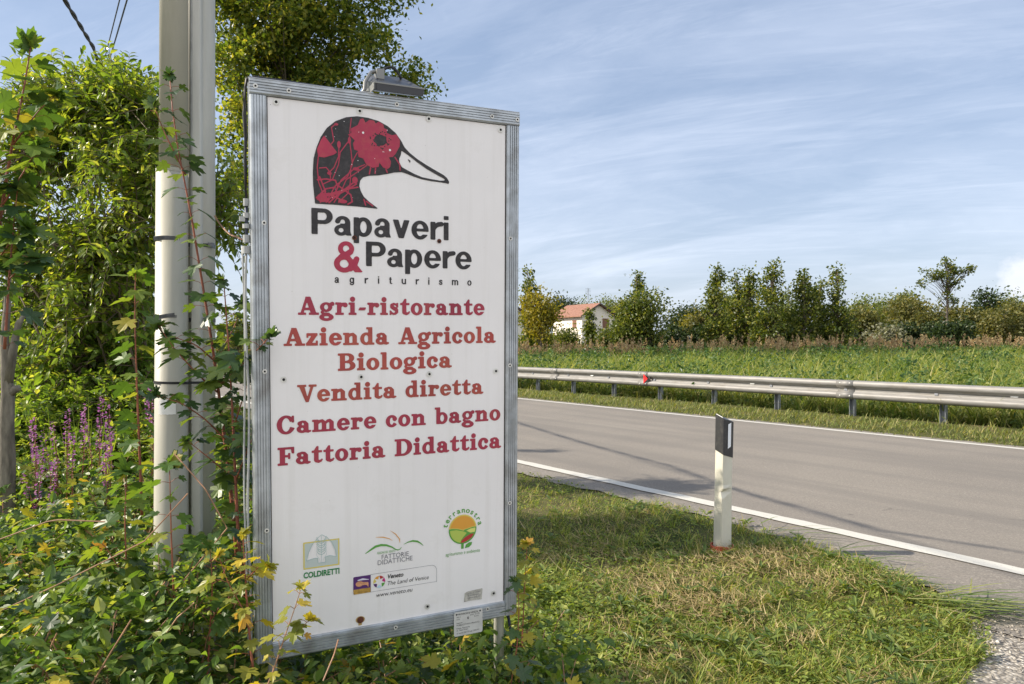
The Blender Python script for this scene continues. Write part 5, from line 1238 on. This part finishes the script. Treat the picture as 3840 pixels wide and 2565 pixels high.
# verge beyond the road
N = 60000
s = rng.uniform(-70, 6, N)**1.0; n_ = rng.uniform(12.78, 15.6, N); x, y = to_xy(n_, s)
k = (y > 8) & (x < .75*y+1) & (x > -.75*y) & (n_ < 14.9+rng.normal(0, .2, N)) & (rng.uniform(size=N) < np.clip(22/y, .25, 1)); x, y = x[k], y[k]
mb = MB(); blades(mb, x, y, rng.uniform(.06, .17, len(x)), rng.uniform(.010, .022, len(x)), .9, 1.5)
tag(mb.build('verge_grass', M['grass_verge']), 'short yellowish grass strip between the far white line and guard rail', 'grass', kind='stuff')
# tall field grass behind the rail
def field_points(N, n0, n1, p=1.2, smin=-95, smax=25):
    u = rng.uniform(size=N); nn = n0 + (n1-n0)*u**p; s = rng.uniform(smin, smax, N)
    x, y = to_xy(nn, s)
    k = (y > 9) & (x < .76*y+1.5) & (x > -.6*y); return x[k], y[k], nn[k]
mb = MB()
x, y, nn = field_points(190000, 15.55, 66, 1.65)
hgt = (.38+.38*patch(x, y, .31, 1)+.22*patch(x, y, .9, 3))*np.clip((nn-15.1)/1.5, .45, 1)
blades(mb, x, y, hgt*rng.uniform(.6, 1.35, len(x)), .011+.0006*y*rng.uniform(.6, 1.4, len(x)), .8, 1.7)
tag(mb.build('field_grass', M['grass_field']), 'tall green weeds and grass filling the field behind the guard rail', 'grass', kind='stuff')
mb = MB()
x, y, nn = field_points(110000, 15.5, 60, 1.5)
k = patch(x, y, .35, 5) > .30; x, y, nn = x[k], y[k], nn[k]; n = len(x)
hz_ = rng.uniform(.05, .74, n)*(.6+.5*patch(x, y, .31, 1))*np.clip((nn-15.0)/1.6, .5, 1)
scatter(mb, OVAL, np.c_[x, y, ground_z(x, y)+hz_], rand_dir(n, -.1), rand_dir(n, 1.4), (.055+.0022*y)*rng.uniform(.7, 1.4, n))
tag(mb.build('field_weeds', M['leaf_weed']), 'broad leaved green crop and weeds growing among the field grass', 'weeds', kind='stuff')
# arching pale blades near the rail
mb = MB()
for _ in range(420):
    s = random.uniform(-24, 3); n_ = 15.5+abs(random.gauss(0, 1.0)); x0, y0 = to_xy(n_, s)
    m_ = random.randint(8, 18); blades(mb, np.full(m_, x0)+rng.normal(0, .06, m_), np.full(m_, y0)+rng.normal(0, .06, m_), rng.uniform(.35, .85, m_), rng.uniform(.016, .028, m_), .7, 1.5)
tag(mb.build('arching_grass', M['grass_verge']), 'pale arching grass tufts growing right behind the guard rail posts', 'grass', kind='stuff')
mb = MB()
x, y, nn = field_points(5200, 15.6, 46, 1.7)
for i in range(len(x)):
    m_ = random.randint(9, 20); hh = random.uniform(.55, 1.1)*min(1, .6+.35*(nn[i]-15.5)); sp_ = random.uniform(.05, .16)
    blades(mb, x[i]+rng.normal(0, sp_, m_), y[i]+rng.normal(0, sp_, m_), hh*rng.uniform(.6, 1.15, m_), (.013+.0006*y[i])*rng.uniform(.7, 1.4, m_), .6, 1.7)
tag(mb.build('field_tussocks', M['grass_tussock']), 'pale tussocks of taller arching grass scattered through the field', 'grass', kind='stuff')
mb = MB()
x, y, nn = field_points(1500, 15.7, 52, 1.5)
for i in range(len(x)):
    m_ = random.randint(24, 60); r_ = random.uniform(.18, .5); hh = random.uniform(.5, 1.0)
    scatter(mb, OVAL, np.c_[x[i]+rng.normal(0, r_*.6, m_), y[i]+rng.normal(0, r_*.6, m_), float(ground_z(x[i], y[i]))+hh*rng.uniform(.25, 1.1, m_)], rand_dir(m_, -.1), rand_dir(m_, 1.2), (.06+.0022*y[i])*rng.uniform(.7, 1.4, m_))
tag(mb.build('field_herbs', M['leaf_herb']), 'darker clumps of leafy weeds standing in the field grass', 'weeds', kind='stuff')
# russet plumes before the trees
mb = MB(); ms_ = MB()
for _ in range(850):
    u = random.uniform(1180, 2380); D = random.uniform(45, 57); x = at(u, D)
    if random.random() > .18+.82*(.5+.5*math.sin(u*.041)*math.sin(u*.013+1)): continue
    z = float(ground_z(x, D)); h = random.uniform(.85, 1.4)*(1.12 if random.random() < .25 else .92)
    ms_.tube([(x, D, z), (x+random.uniform(-.05, .05), D, z+h*.75), (x+random.uniform(-.18, .18), D, z+h)], .012, 3, cap=False)
    m_ = 20; t_ = rng.uniform(.64, 1.06, m_); wd = .11*(1.12-t_)*2.4
    org = np.c_[x+rng.normal(0, 1, m_)*wd*.6, D+rng.normal(0, 1, m_)*wd*.6, z+h*t_]
    scatter(mb, DIAM, org, np.c_[rng.normal(0, .6, (m_, 2)), np.ones(m_)], rand_dir(m_), rng.uniform(.08, .16, m_))
tag(mb.build('grass_plumes', M['plume']), 'russet seed plumes of tall grass along the foot of the far trees', 'grass', kind='stuff')
tag(ms_.build('plume_stalks', M['stem_tan']), 'thin dry stalks carrying the russet plumes along the far field edge', 'grass', kind='stuff')

# ------------------------------------------------------------------ big drooping-leaved shrub at the left
def privet(name, label, loc, lobes, n_tw, mat, leaf=.075, stems=9, pairs=7, twl=.42, tmpl=LANCE, bark='twig', cat='shrub', group=None, out=.35, gap=-.3):
    zb = float(ground_z(*loc)); root = thing(name, (*loc, zb), label, cat, group)
    L = np.array(lobes, float); wgt = (L[:, 3]*L[:, 4]*L[:, 5])**(2/3); wgt /= wgt.sum()
    mb = MB(); lb = MB(); tips = []
    for k in range(stems):
        l = L[rng.choice(len(L), p=wgt)]; e = l[:3]+rand_dir(1)[0]*l[3:]*.55
        b = np.array([random.uniform(-.25, .25), random.uniform(-.2, .2), -.1]); m_ = b+(e-b)*.5+np.array([random.uniform(-.2, .2), random.uniform(-.2, .2), .15])
        mb.tube([b, b+(m_-b)*.5, m_, m_+(e-m_)*.6, e], [.020, .018, .014, .010, .005], 6)
        tips += [m_, m_+(e-m_)*.5, e]
    tips = np.array(tips)
    A, Bx, Cx, Dx, S_ = [], [], [], [], []
    for _ in range(n_tw):
        l = L[rng.choice(len(L), p=wgt)]; d = rand_dir(1, .15)[0]; p = l[:3]+d*l[3:]*rng.uniform()**.42
        if noise3(p[None]+loc[0]*3, 3.4)[0] < gap: continue
        dr = unit(d*out+rng.normal(0, .6, 3)+np.array([0, 0, .35])); ln = twl*random.uniform(.6, 1.3)
        t_ = np.linspace(0, 1, pairs); pts = p + dr*ln*t_[:, None]; pts[:, 2] -= .32*ln*t_**2
        mb.tube(pts[[0, pairs//2, pairs-1]], [.0045, .0032, .0015], 3, cap=False)
        if rng.uniform() < .35:
            q = tips[np.argmin(np.linalg.norm(tips-p, axis=1))]; mb.tube([q, (q+p)/2+rng.normal(0, .04, 3), p], [.009, .006, .004], 4, cap=False)
        tan = np.gradient(pts, axis=0); side = unit(np.cross(tan, rng.normal(size=3)))
        for sg in (-1, 1):
            a_ = unit(tan)*.75 + side*sg*.8; a_[:, 2] -= .15
            A.append(pts); Bx.append(a_); S_.append(leaf*rng.uniform(.65, 1.2, pairs)*(1-.25*t_))
            Cx.append(np.cross(side*sg, tan)*0+np.array([0, 0, 1])+rng.normal(0, .45, (pairs, 3)))
    A = np.concatenate(A); Bx = np.concatenate(Bx); Cx = np.concatenate(Cx); S_ = np.concatenate(S_)
    scatter(lb, tmpl, A, Bx, Cx, S_*(1.65 if tmpl is LANCE else 1.1), S_, S_*1.3)
    mb.build('branches', M[bark], root, smooth=True); lb.build('foliage', M[mat], root)
    return root
# photo column/row helper at depth D -> local lobe about loc
def lobe(loc, u, v, D, ru, rv, rd=None):
    return (at(u, D)-loc[0], D-loc[1], EYE+(790-v)/1695*D, ru/1695*D, rd or ru/1695*D, rv/1695*D)
loc = (-3.1, 6.3)
privet('privet_shrub', 'big evergreen shrub with drooping narrow leaves filling the view left of the poles', loc,
       [lobe(loc, u, v, D, ru, rv) for u, v, D, ru, rv in [(190, 220, 6.2, 110, 110), (290, 215, 6.0, 95, 100), (90, 260, 6.4, 100, 120), (330, 310, 5.8, 60, 120), (220, 380, 5.9, 140, 130), (60, 420, 6.5, 120, 150), (320, 480, 6.2, 70, 90), (150, 560, 6.6, 150, 110), (480, 400, 6.4, 80, 90), (540, 430, 6.2, 32, 48), (10, 230, 6.6, 60, 110), (300, 600, 6.8, 90, 90), (90, 560, 6.0, 130, 110), (230, 520, 5.8, 110, 90), (330, 400, 5.7, 45, 90), (20, 340, 6.0, 80, 120), (200, 640, 6.0, 120, 70), (390, 200, 5.8, 25, 70), (140, 170, 6.2, 90, 70), (260, 165, 6.1, 90, 60)]],
       2050, 'leaf_privet', leaf=.092, stems=12, pairs=7, twl=.40, gap=-.06)
loc = (-3.9, 7.6)
privet('thicket_shrub', 'tangled light green shrub with small leaves behind the pink flower spikes', loc,
       [lobe(loc, u, v, D, ru, rv) for u, v, D, ru, rv in [(60, 700, 7.0, 110, 110), (180, 690, 7.4, 110, 100), (290, 720, 7.6, 80, 90), (120, 830, 7.0, 120, 90), (270, 830, 7.2, 90, 80), (30, 850, 6.8, 80, 100), (220, 640, 7.0, 100, 60), (60, 760, 6.2, 120, 80), (230, 780, 6.3, 110, 80), (320, 800, 6.2, 50, 90), (150, 880, 6.1, 140, 60)]],
       2000, 'leaf_thicket', leaf=.085, stems=12, pairs=6, twl=.36, tmpl=OVAL)
loc = (-2.4, 8.2)
privet('thicket_shrub', 'low bright green bush seen between the poles and the sign', loc,
       [lobe(loc, u, v, D, ru, rv) for u, v, D, ru, rv in [(520, 960, 7.4, 60, 60), (545, 1050, 6.8, 70, 90), (470, 1000, 7.0, 70, 80), (330, 900, 7.6, 80, 60), (390, 980, 7.2, 80, 60)]],
       700, 'leaf_thicket', leaf=.07, stems=6, pairs=6, twl=.32, tmpl=OVAL)
loc = (-2.9, 5.2)
privet('thicket_shrub', 'sunlit leafy bush low at the left behind the bramble mat', loc,
       [lobe(loc, u, v, D, ru, rv) for u, v, D, ru, rv in [(60, 960, 5.4, 110, 70), (200, 1010, 5.2, 110, 60), (310, 1000, 5.3, 60, 90), (30, 1080, 5.0, 90, 60), (160, 900, 5.8, 120, 60), (300, 880, 5.8, 60, 70)]],
       1700, 'leaf_thicket', leaf=.068, stems=8, pairs=6, twl=.30, tmpl=OVAL)
loc = (-4.0, 8.4)
privet('thicket_tree', 'rounded leafy small tree rising behind the drooping evergreen shrub', loc,
       [lobe(loc, u, v, D, ru, rv) for u, v, D, ru, rv in [(300, 190, 8.4, 60, 55), (220, 170, 8.2, 70, 50), (340, 290, 8.3, 40, 80), (260, 300, 8.4, 80, 80), (345, 215, 7.3, 35, 45), (310, 160, 7.2, 40, 30)]],
       700, 'leaf_thicket', leaf=.085, stems=7, pairs=6, twl=.36, tmpl=OVAL, cat='tree', gap=-.2)
tree('shadow_cypress', 'slender dark conifer added out of view to cast a wedge shadow on the road', 'tree', -9.6, 11.2, 8.0,
     [(0, 0, h, max(.07, .34*min(1, (8.1-h)/3.2)), max(.07, .34*min(1, (8.1-h)/3.2)), .45) for h in np.arange(.8, 8.0, .5)], 420, 24, .09, 'leaf_dark', tr=.07, clump=.12, br=.3, gaps=-2)  # unseen tree added left of the frame for its pointed shadow on the road
# bare grey trunk at the left edge
tx, ty = at(5, 4.2), 4.2; tz = float(ground_z(tx, ty))
tr_ = thing('tree', (tx, ty, tz), 'crooked grey tree trunk with a broken stub standing at the left edge', 'tree')
L_ = lambda u, v, D=4.2: (at(u, D)-tx, D-ty, EYE+(790-v)/1695*D-tz)
mb = MB(); mb.tube([L_(8, 1420), L_(14, 1150), L_(16, 1050), L_(14, 980), L_(18, 900), L_(14, 860), L_(10, 780), L_(16, 700), L_(22, 560), L_(10, 420)], [.056, .046, .042, .039, .034, .028, .022, .018, .013, .008], 12)
mb.tube([L_(16, 880), L_(30, 800), L_(42, 740), L_(60, 715)], [.03, .022, .017, .008], 8); mb.tube([L_(18, 905), L_(36, 890), L_(44, 888)], [.028, .022, .016], 8)
mb.build('trunk', M['bark_pale'], tr_, smooth=True)

# ------------------------------------------------------------------ field maple saplings
def sapling(label, pts, r, leaf, mat, spacing=.085, start=.12, stem='stem_red', sides=(), name='maple_sapling', dens=1.0, tipyellow=False, group=None, pet=.055):
    P = np.array([(at(u, D), D, EYE+(790-v)/1695*D) for u, v, D in pts])
    base = P[0].copy(); root = thing(name, tuple(base), label, 'sapling', group)
    mb = MB(); lb = MB()
    def shoot(Q, r0, first):
        seg = np.r_[0, np.cumsum(np.linalg.norm(np.diff(Q, axis=0), axis=1))]; Ltot = seg[-1]
        first *= .5; tt = np.linspace(0, Ltot, 14); C = np.stack([np.interp(tt, seg, Q[:, k]) for k in range(3)], -1)
        C[1:-1] = (C[:-2]+C[1:-1]*2+C[2:])/4
        mb.tube(C-base, np.linspace(r0*.8, max(.0010, r0*.2), 14), 7)
        d = first; k = 0; ang0 = random.uniform(0, 3)
        while d < Ltot:
            c = np.array([np.interp(d, tt, C[:, j]) for j in range(3)]); f = d/Ltot
            ang0 += math.pi/2+random.uniform(-.35, .35)
            for sg in (0, math.pi):
                if random.random() > dens: continue
                a = ang0+sg; o = np.array([math.cos(a), math.sin(a), random.uniform(.1, .6)]); o /= np.linalg.norm(o)
                pl_ = pet*random.uniform(.6, 1.2)*(1-.4*f); e = c+o*pl_
                mb.tube([c-base, c+o*pl_*.5+(0, 0, .003)-base, e-base], .0011, 3, cap=False)
                s_ = 1.25*leaf*random.choice([.45, .7, .85, 1.0, 1.1, 1.2])*(1-.3*f**2)
                ax = np.array([[o[0], o[1], -random.uniform(.0, .8)]]); nm = np.array([[random.gauss(0, .35), random.gauss(0, .35), 1.0]])
                scatter(lb, MAPLE, (e-base)[None], ax, nm, np.array([s_]), None, np.array([s_*random.uniform(.6, 2.2)]))
            d += .60*spacing*random.uniform(.6, 1.4)
        n_ = 7; tip = C[-1]-base
        scatter(lb, MAPLE, np.repeat(tip[None], n_, 0), rand_dir(n_, .3), rand_dir(n_, 1), leaf*rng.uniform(.4, .9, n_))
    shoot(P, r, start)
    for sp in sides: shoot(np.array([(at(u, D), D, EYE+(790-v)/1695*D) for u, v, D in sp]), r*.45, .05)
    mb.build('stem', M[stem], root, smooth=True); lb.build('foliage', M[mat], root)
    return root
sapling('tall maple sapling with a red stem climbing right in front of the twin poles', [(548, 1330, 2.95), (530, 1130, 2.93), (505, 930, 2.95), (487, 790, 2.95), (455, 600, 2.95), (432, 450, 2.95), (405, 340, 2.97), (392, 240, 2.98), (388, 170, 3.0)], .0105, .062, 'leaf_maple_dark', .085, .42,
        sides=[[(520, 1010, 2.94), (470, 960, 2.85), (420, 925, 2.80), (355, 905, 2.78)], [(500, 900, 2.95), (455, 860, 2.85), (400, 800, 2.80), (362, 745, 2.78)], [(505, 880, 2.9), (560, 830, 2.62), (600, 790, 2.46), (622, 768, 2.43)], [(495, 830, 2.93), (450, 790, 2.86), (380, 765, 2.82)], [(528, 1090, 2.93), (480, 1050, 2.84), (430, 1010, 2.8)], [(500, 820, 2.95), (540, 740, 2.98), (555, 690, 3.0)], [(425, 400, 2.95), (375, 300, 2.9), (352, 240, 2.9)]])
sapling('upright maple sapling with a red stem close along the left cables of the sign', [(565, 1400, 2.85), (545, 1230, 2.85), (535, 1000, 2.86), (528, 860, 2.87), (520, 740, 2.88), (512, 640, 2.9)], .010, .058, 'leaf_maple_dark', .08, .2,
        sides=[[(540, 1100, 2.86), (575, 1010, 2.75), (600, 960, 2.70)], [(535, 980, 2.86), (560, 900, 2.8), (570, 870, 2.8)]])
sapling('maple sapling with yellow top leaves just left of the cream pole', [(325, 1180, 3.5), (318, 1000, 3.5), (312, 850, 3.5), (308, 720, 3.5), (310, 625, 3.5)], .009, .085, 'leaf_maple', .10, .2)
sapling('tall maple shoot with large green and orange leaves at the upper left edge', [(-25, 700, 2.75), (0, 500, 2.75), (25, 340, 2.76), (55, 200, 2.78), (70, 105, 2.8)], .011, .092, 'leaf_maple', .085, .1,
        sides=[[(5, 470, 2.75), (50, 400, 2.72), (90, 330, 2.72)], [(30, 330, 2.76), (90, 250, 2.8), (130, 215, 2.82)], [(-10, 600, 2.75), (20, 560, 2.7), (60, 520, 2.7)]])
sapling('maple sapling with a red stem and dull leaves low at the left edge', [(10, 800, 2.7), (20, 640, 2.7), (30, 520, 2.7), (40, 430, 2.7)], .007, .075, 'leaf_maple_dark', .10, .02, sides=[[(20, 640, 2.7), (60, 600, 2.66), (90, 590, 2.66)]])
sapling('young maple with dark green leaves in the middle of the lower left thicket', [(420, 1560, 2.55), (400, 1400, 2.55), (393, 1260, 2.56), (390, 1150, 2.57), (388, 1060, 2.58)], .0065, .072, 'leaf_maple', .085, .10)
sapling('young maple in front of the cream pole base with long green leaves', [(580, 1540, 2.4), (570, 1440, 2.42), (560, 1300, 2.43), (556, 1220, 2.44)], .006, .044, 'leaf_maple_yellow', .07, .05, sides=[[(570, 1420, 2.42), (520, 1330, 2.42), (500, 1270, 2.42)], [(563, 1330, 2.43), (600, 1290, 2.36), (615, 1295, 2.33)]])
sapling('yellow maple sprig leaning across the lower left corner of the sign', [(585, 1640, 2.05), (625, 1540, 2.08), (655, 1450, 2.10), (680, 1380, 2.12), (690, 1345, 2.12)], .0038, .040, 'leaf_maple_yellow', .055, .06, sides=[[(650, 1470, 2.10), (690, 1440, 2.10), (708, 1420, 2.1)]], stem='stem_tan', pet=.04)
sapling('slim maple with bright leaves between the pole base and the sign frame', [(470, 1600, 2.5), (480, 1460, 2.5), (487, 1330, 2.5), (480, 1250, 2.5)], .006, .060, 'leaf_maple', .07, .08, sides=[[(482, 1420, 2.5), (520, 1370, 2.5), (550, 1350, 2.5)]])
sapling('maple sapling with broad green leaves at the centre of the left thicket', [(300, 1520, 2.7), (292, 1350, 2.7), (285, 1200, 2.72), (290, 1080, 2.74)], .007, .080, 'leaf_maple', .085, .1, sides=[[(290, 1330, 2.7), (240, 1250, 2.66), (190, 1210, 2.64)]])
sapling('thin young maple with pale yellow leaves right of the sign, close to its lower corner', [(1195, 1500, 3.0), (1200, 1380, 3.02), (1205, 1290, 3.03), (1208, 1245, 3.03)], .004, .045, 'leaf_maple_yellow', .05, .1)
sapling('small dark maple shoot winding up the right support of the sign', [(1165, 1600, 2.72), (1185, 1480, 2.72), (1190, 1380, 2.72), (1182, 1330, 2.72)], .004, .042, 'leaf_maple_dark', .07, .08)

# ------------------------------------------------------------------ pink loosestrife
def loosestrife(u, D, vtop, lean, lab):
    x = at(u, D); zt_ = EYE+(790-vtop)/1695*D; zb = float(ground_z(x, D)); H = zt_-zb
    root = thing('loosestrife', (x, D, zb), lab, 'flower', 'pink loosestrife spikes')
    b_ = random.uniform(-.06, .06); C = np.array([(0, 0, 0), (lean*.3+b_*.4, 0, H*.45), (lean*.7+b_, .01, H*.8), (lean+b_*.3+random.uniform(-.05, .05), .02, H)])
    mb = MB(); mb.tube(C, [.004, .0035, .0025, .001], 5); mb.build('stem', M['stem_red'], root)
    n = 34; z = rng.uniform(.12, .55, n)*H
    lb = MB(); scatter(lb, LANCE, np.c_[np.interp(z, C[:, 2], C[:, 0]), np.zeros(n), z], np.c_[rng.normal(size=(n, 2)), .4*np.ones(n)], rand_dir(n, 1), rng.uniform(.05, .08, n)); lb.build('foliage', M['leaf_thicket'], root)
    ln = random.uniform(.20, .34); n = int(ln*random.uniform(180, 420)); z = H-ln*rng.uniform(0, 1, n)**.9; rad = .0125*np.clip((H-z)/(ln*.35), .15, 1)
    a = rng.uniform(0, 6.28, n); fm = MB()
    scatter(fm, DIAM, np.c_[np.interp(z, C[:, 2], C[:, 0])+np.cos(a)*rad*.5, np.sin(a)*rad*.5, z], np.c_[np.cos(a), np.sin(a), rng.uniform(-.1, .6, n)], rand_dir(n, .6), rng.uniform(.010, .020, n))
    fm.build('flower_spike', M['petal'], root)
    n = 60; z = H-ln-rng.uniform(0, .22, n); a = rng.uniform(0, 6.28, n); sm2 = MB()
    scatter(sm2, DIAM, np.c_[np.interp(z, C[:, 2], C[:, 0])+np.cos(a)*.006, np.sin(a)*.006, z], np.c_[np.cos(a), np.sin(a), .5+0*a], rand_dir(n, .3), rng.uniform(.008, .014, n)); sm2.build('seed_spike', M['seedhead'], root)
LS = 'pink purple loosestrife spike among the greenery left of the cream pole'
for u, D, v, ln in [(62, 4.3, 955, .02), (78, 4.4, 975, -.03), (100, 4.2, 985, .02), (112, 4.5, 965, .04), (150, 4.3, 935, -.01), (168, 4.4, 925, .02), (200, 4.35, 940, -.02), (226, 4.3, 920, .03), (240, 4.45, 905, -.02), (232, 4.2, 960, .02), (90, 4.0, 1050, .05), (125, 4.1, 1025, -.06), (212, 4.0, 1015, .02), (245, 4.1, 985, .03), (185, 4.1, 990, -.04), (335, 4.6, 885, .01), (345, 4.5, 905, -.01), (70, 4.1, 1085, -.03)]:
    loosestrife(u, D, v, ln, LS)
# yellow-green sword leaves behind the flowers
x = at(205, 5.0); zb = float(ground_z(x, 5.0))
rc = thing('reed_clump', (x, 5.0, zb), 'clump of upright yellow green sword leaves behind the pink spikes', 'plant')
n = 46; a = rng.uniform(0, 6.28, n); mb = MB()
scatter(mb, BLADE, np.c_[rng.normal(0, .13, n), rng.normal(0, .1, n), np.zeros(n)], np.c_[rng.normal(0, .1, (n, 2)), np.ones(n)], rand_dir(n), rng.uniform(.018, .028, n), rng.uniform(1.0, 1.5, n), .35)
mb.build('leaves', M['leaf_clover'], rc)

# ------------------------------------------------------------------ bramble and ivy mat at the lower left and under the sign
def canopy(x, y):
    """height of the leaf mat above the road level"""
    left = np.clip((-.75-x)/.55, 0, 1)
    h = .30 + left*(.36 + .06*np.sin(2.1*x+1.3*y) + .05*np.sin(4.3*x-2.2*y))
    h = h - .10*np.clip((2.6-y), 0, 1.2)*left*1.1 - .22*np.clip((x-.05)/.5, 0, 1)
    h = h + .10*np.clip((y-3.6)/1.2, 0, 1)*left
    return h
def mat_region(n):
    u = rng.uniform(size=n); y = 1.55 + (5.4-1.55)*u**1.15; x = rng.uniform(-.80, .16, n)*y - .12
    nn, s = to_ns(x, y)
    k = (nn < 3.2) & (x < .20+.06*np.sin(9*y)+.12*np.clip(3.2-y, 0, 1)) & ~((y > 3.4) & (x > -.95))
    # keep the poles and the sign free
    d1 = np.hypot(x-PX, y-PY) > .10; d2 = np.hypot(x-P2X, y-P2Y) > .10
    lx = (x+.8893)*math.cos(yaw)+(y-2.5655)*math.sin(yaw); ly = -(x+.8893)*math.sin(yaw)+(y-2.5655)*math.cos(yaw)
    kk = k & d1 & d2
    return x[kk], y[kk]
def sprigs(n_sp, leafsz, mat, name, label, tmpl=OVAL, per=11, stemmat='stem_tan', spread=.26, z_off=0.0, zmin=.25, stems=True):
    x, y = mat_region(n_sp); n = len(x)
    top = canopy(x, y)+rng.normal(0, .05, n)+z_off; bot = np.maximum(ground_z(x, y), top-rng.uniform(.25, .5, n))
    a = rng.uniform(0, 6.28, n); sp = spread*rng.uniform(.3, 1.2, n)
    ex = x+np.cos(a)*sp; ey = y+np.sin(a)*sp
    lx = (ex+.8893)*math.cos(yaw)+(ey-2.5655)*math.sin(yaw)
    ly = -(ex+.8893)*math.sin(yaw)+(ey-2.5655)*math.cos(yaw)
    lx0 = (x+.8893)*math.cos(yaw)+(y-2.5655)*math.sin(yaw); ly0 = -(x+.8893)*math.sin(yaw)+(y-2.5655)*math.cos(yaw)
    under = (lx > -.03) & (lx < 1.06) & (np.abs(ly) < .16)
    top = np.where(under, np.minimum(top, .38), top)
    front = (lx > .0) & (lx < 1.05) & (ly < 0) & (ly > -.55)          # do not grow up over the printed face
    top = np.where(front, np.minimum(top, .40+.0*ly), top)
    t_ = np.linspace(.15, 1.0, per)
    P = np.stack([x[:, None]+(ex-x)[:, None]*t_, y[:, None]+(ey-y)[:, None]*t_, bot[:, None]+(top-bot)[:, None]*np.sin(t_*1.45)/math.sin(1.45)], -1)
    tan = np.gradient(P, axis=1).reshape(-1, 3); Q = P.reshape(-1, 3); m_ = len(Q)
    sd = np.where(np.arange(m_) % 2 == 0, 1, -1)[:, None]
    side = unit(np.cross(tan, rng.normal(0, .5, (m_, 3))+np.array([0, 0, 1])))*sd
    ax = side + unit(tan)*.5 + rng.normal(0, .25, (m_, 3)); ax[:, 2] -= .15
    nr = rng.normal(0, .42, (m_, 3))+np.array([0, 0, 1.0])
    s_ = leafsz*rng.uniform(.55, 1.3, m_)
    mb = MB(); scatter(mb, tmpl, Q+side*.01, ax, nr, s_, None, s_*rng.uniform(.7, 1.8, m_))
    tag(mb.build(name, M[mat]), label, 'ground cover', kind='stuff')
    if stems:
        sb = MB()
        for i in range(0, n, 4): sb.tube(P[i, ::3], .0022, 4, cap=False)
        tag(sb.build(name.split('_')[0]+'_stems', M[stemmat]), 'thin reddish stems inside the mat of '+label[:28], 'ground cover', kind='stuff')
sprigs(1900, .058, 'leaf_cover', 'bramble_leaves', 'dark green bramble leaves matted at the lower left', per=10)
sprigs(700, .046, 'leaf_thicket', 'bindweed_leaves', 'lighter oval leaves mixed into the lower left thicket', z_off=.03, per=9)
sprigs(420, .052, 'leaf_maple_dark', 'ivy_leaves', 'lobed ivy and maple leaves under and around the sign foot', tmpl=MAPLE, z_off=.01, per=9)
sprigs(150, .055, 'leaf_maple_yellow', 'yellowing_leaves', 'yellowing leaves scattered over the bramble mat', tmpl=MAPLE, z_off=.05, per=5, stems=False)
sprigs(520, .032, 'leaf_clover', 'creeper_leaves', 'small bright creeper leaves on top of the bramble mat', z_off=.05, per=14)
# long bare bramble canes
mb = MB()
for pts in [[(0, 1235, 2.6), (120, 1190, 2.6), (240, 1195, 2.6)], [(0, 1400, 2.4), (130, 1340, 2.4), (330, 1240, 2.45), (430, 1130, 2.5)], [(210, 1568, 2.1), (250, 1500, 2.1), (300, 1420, 2.1)], [(420, 1330, 2.5), (520, 1210, 2.5), (470, 1120, 2.5), (400, 1040, 2.55)], [(740, 1560, 2.2), (765, 1500, 2.25), (775, 1465, 2.3)]]:
    P = np.array([(at(u, D), D, EYE+(790-v)/1695*D) for u, v, D in pts]); tt = np.linspace(0, len(P)-1, 10)
    mb.tube(np.stack([np.interp(tt, range(len(P)), P[:, k]) for k in range(3)], -1), .0024, 6)
tag(mb.build('bramble_canes', M['stem_tan']), 'long bare reddish bramble canes arching over the lower left mat', 'ground cover', kind='stuff')
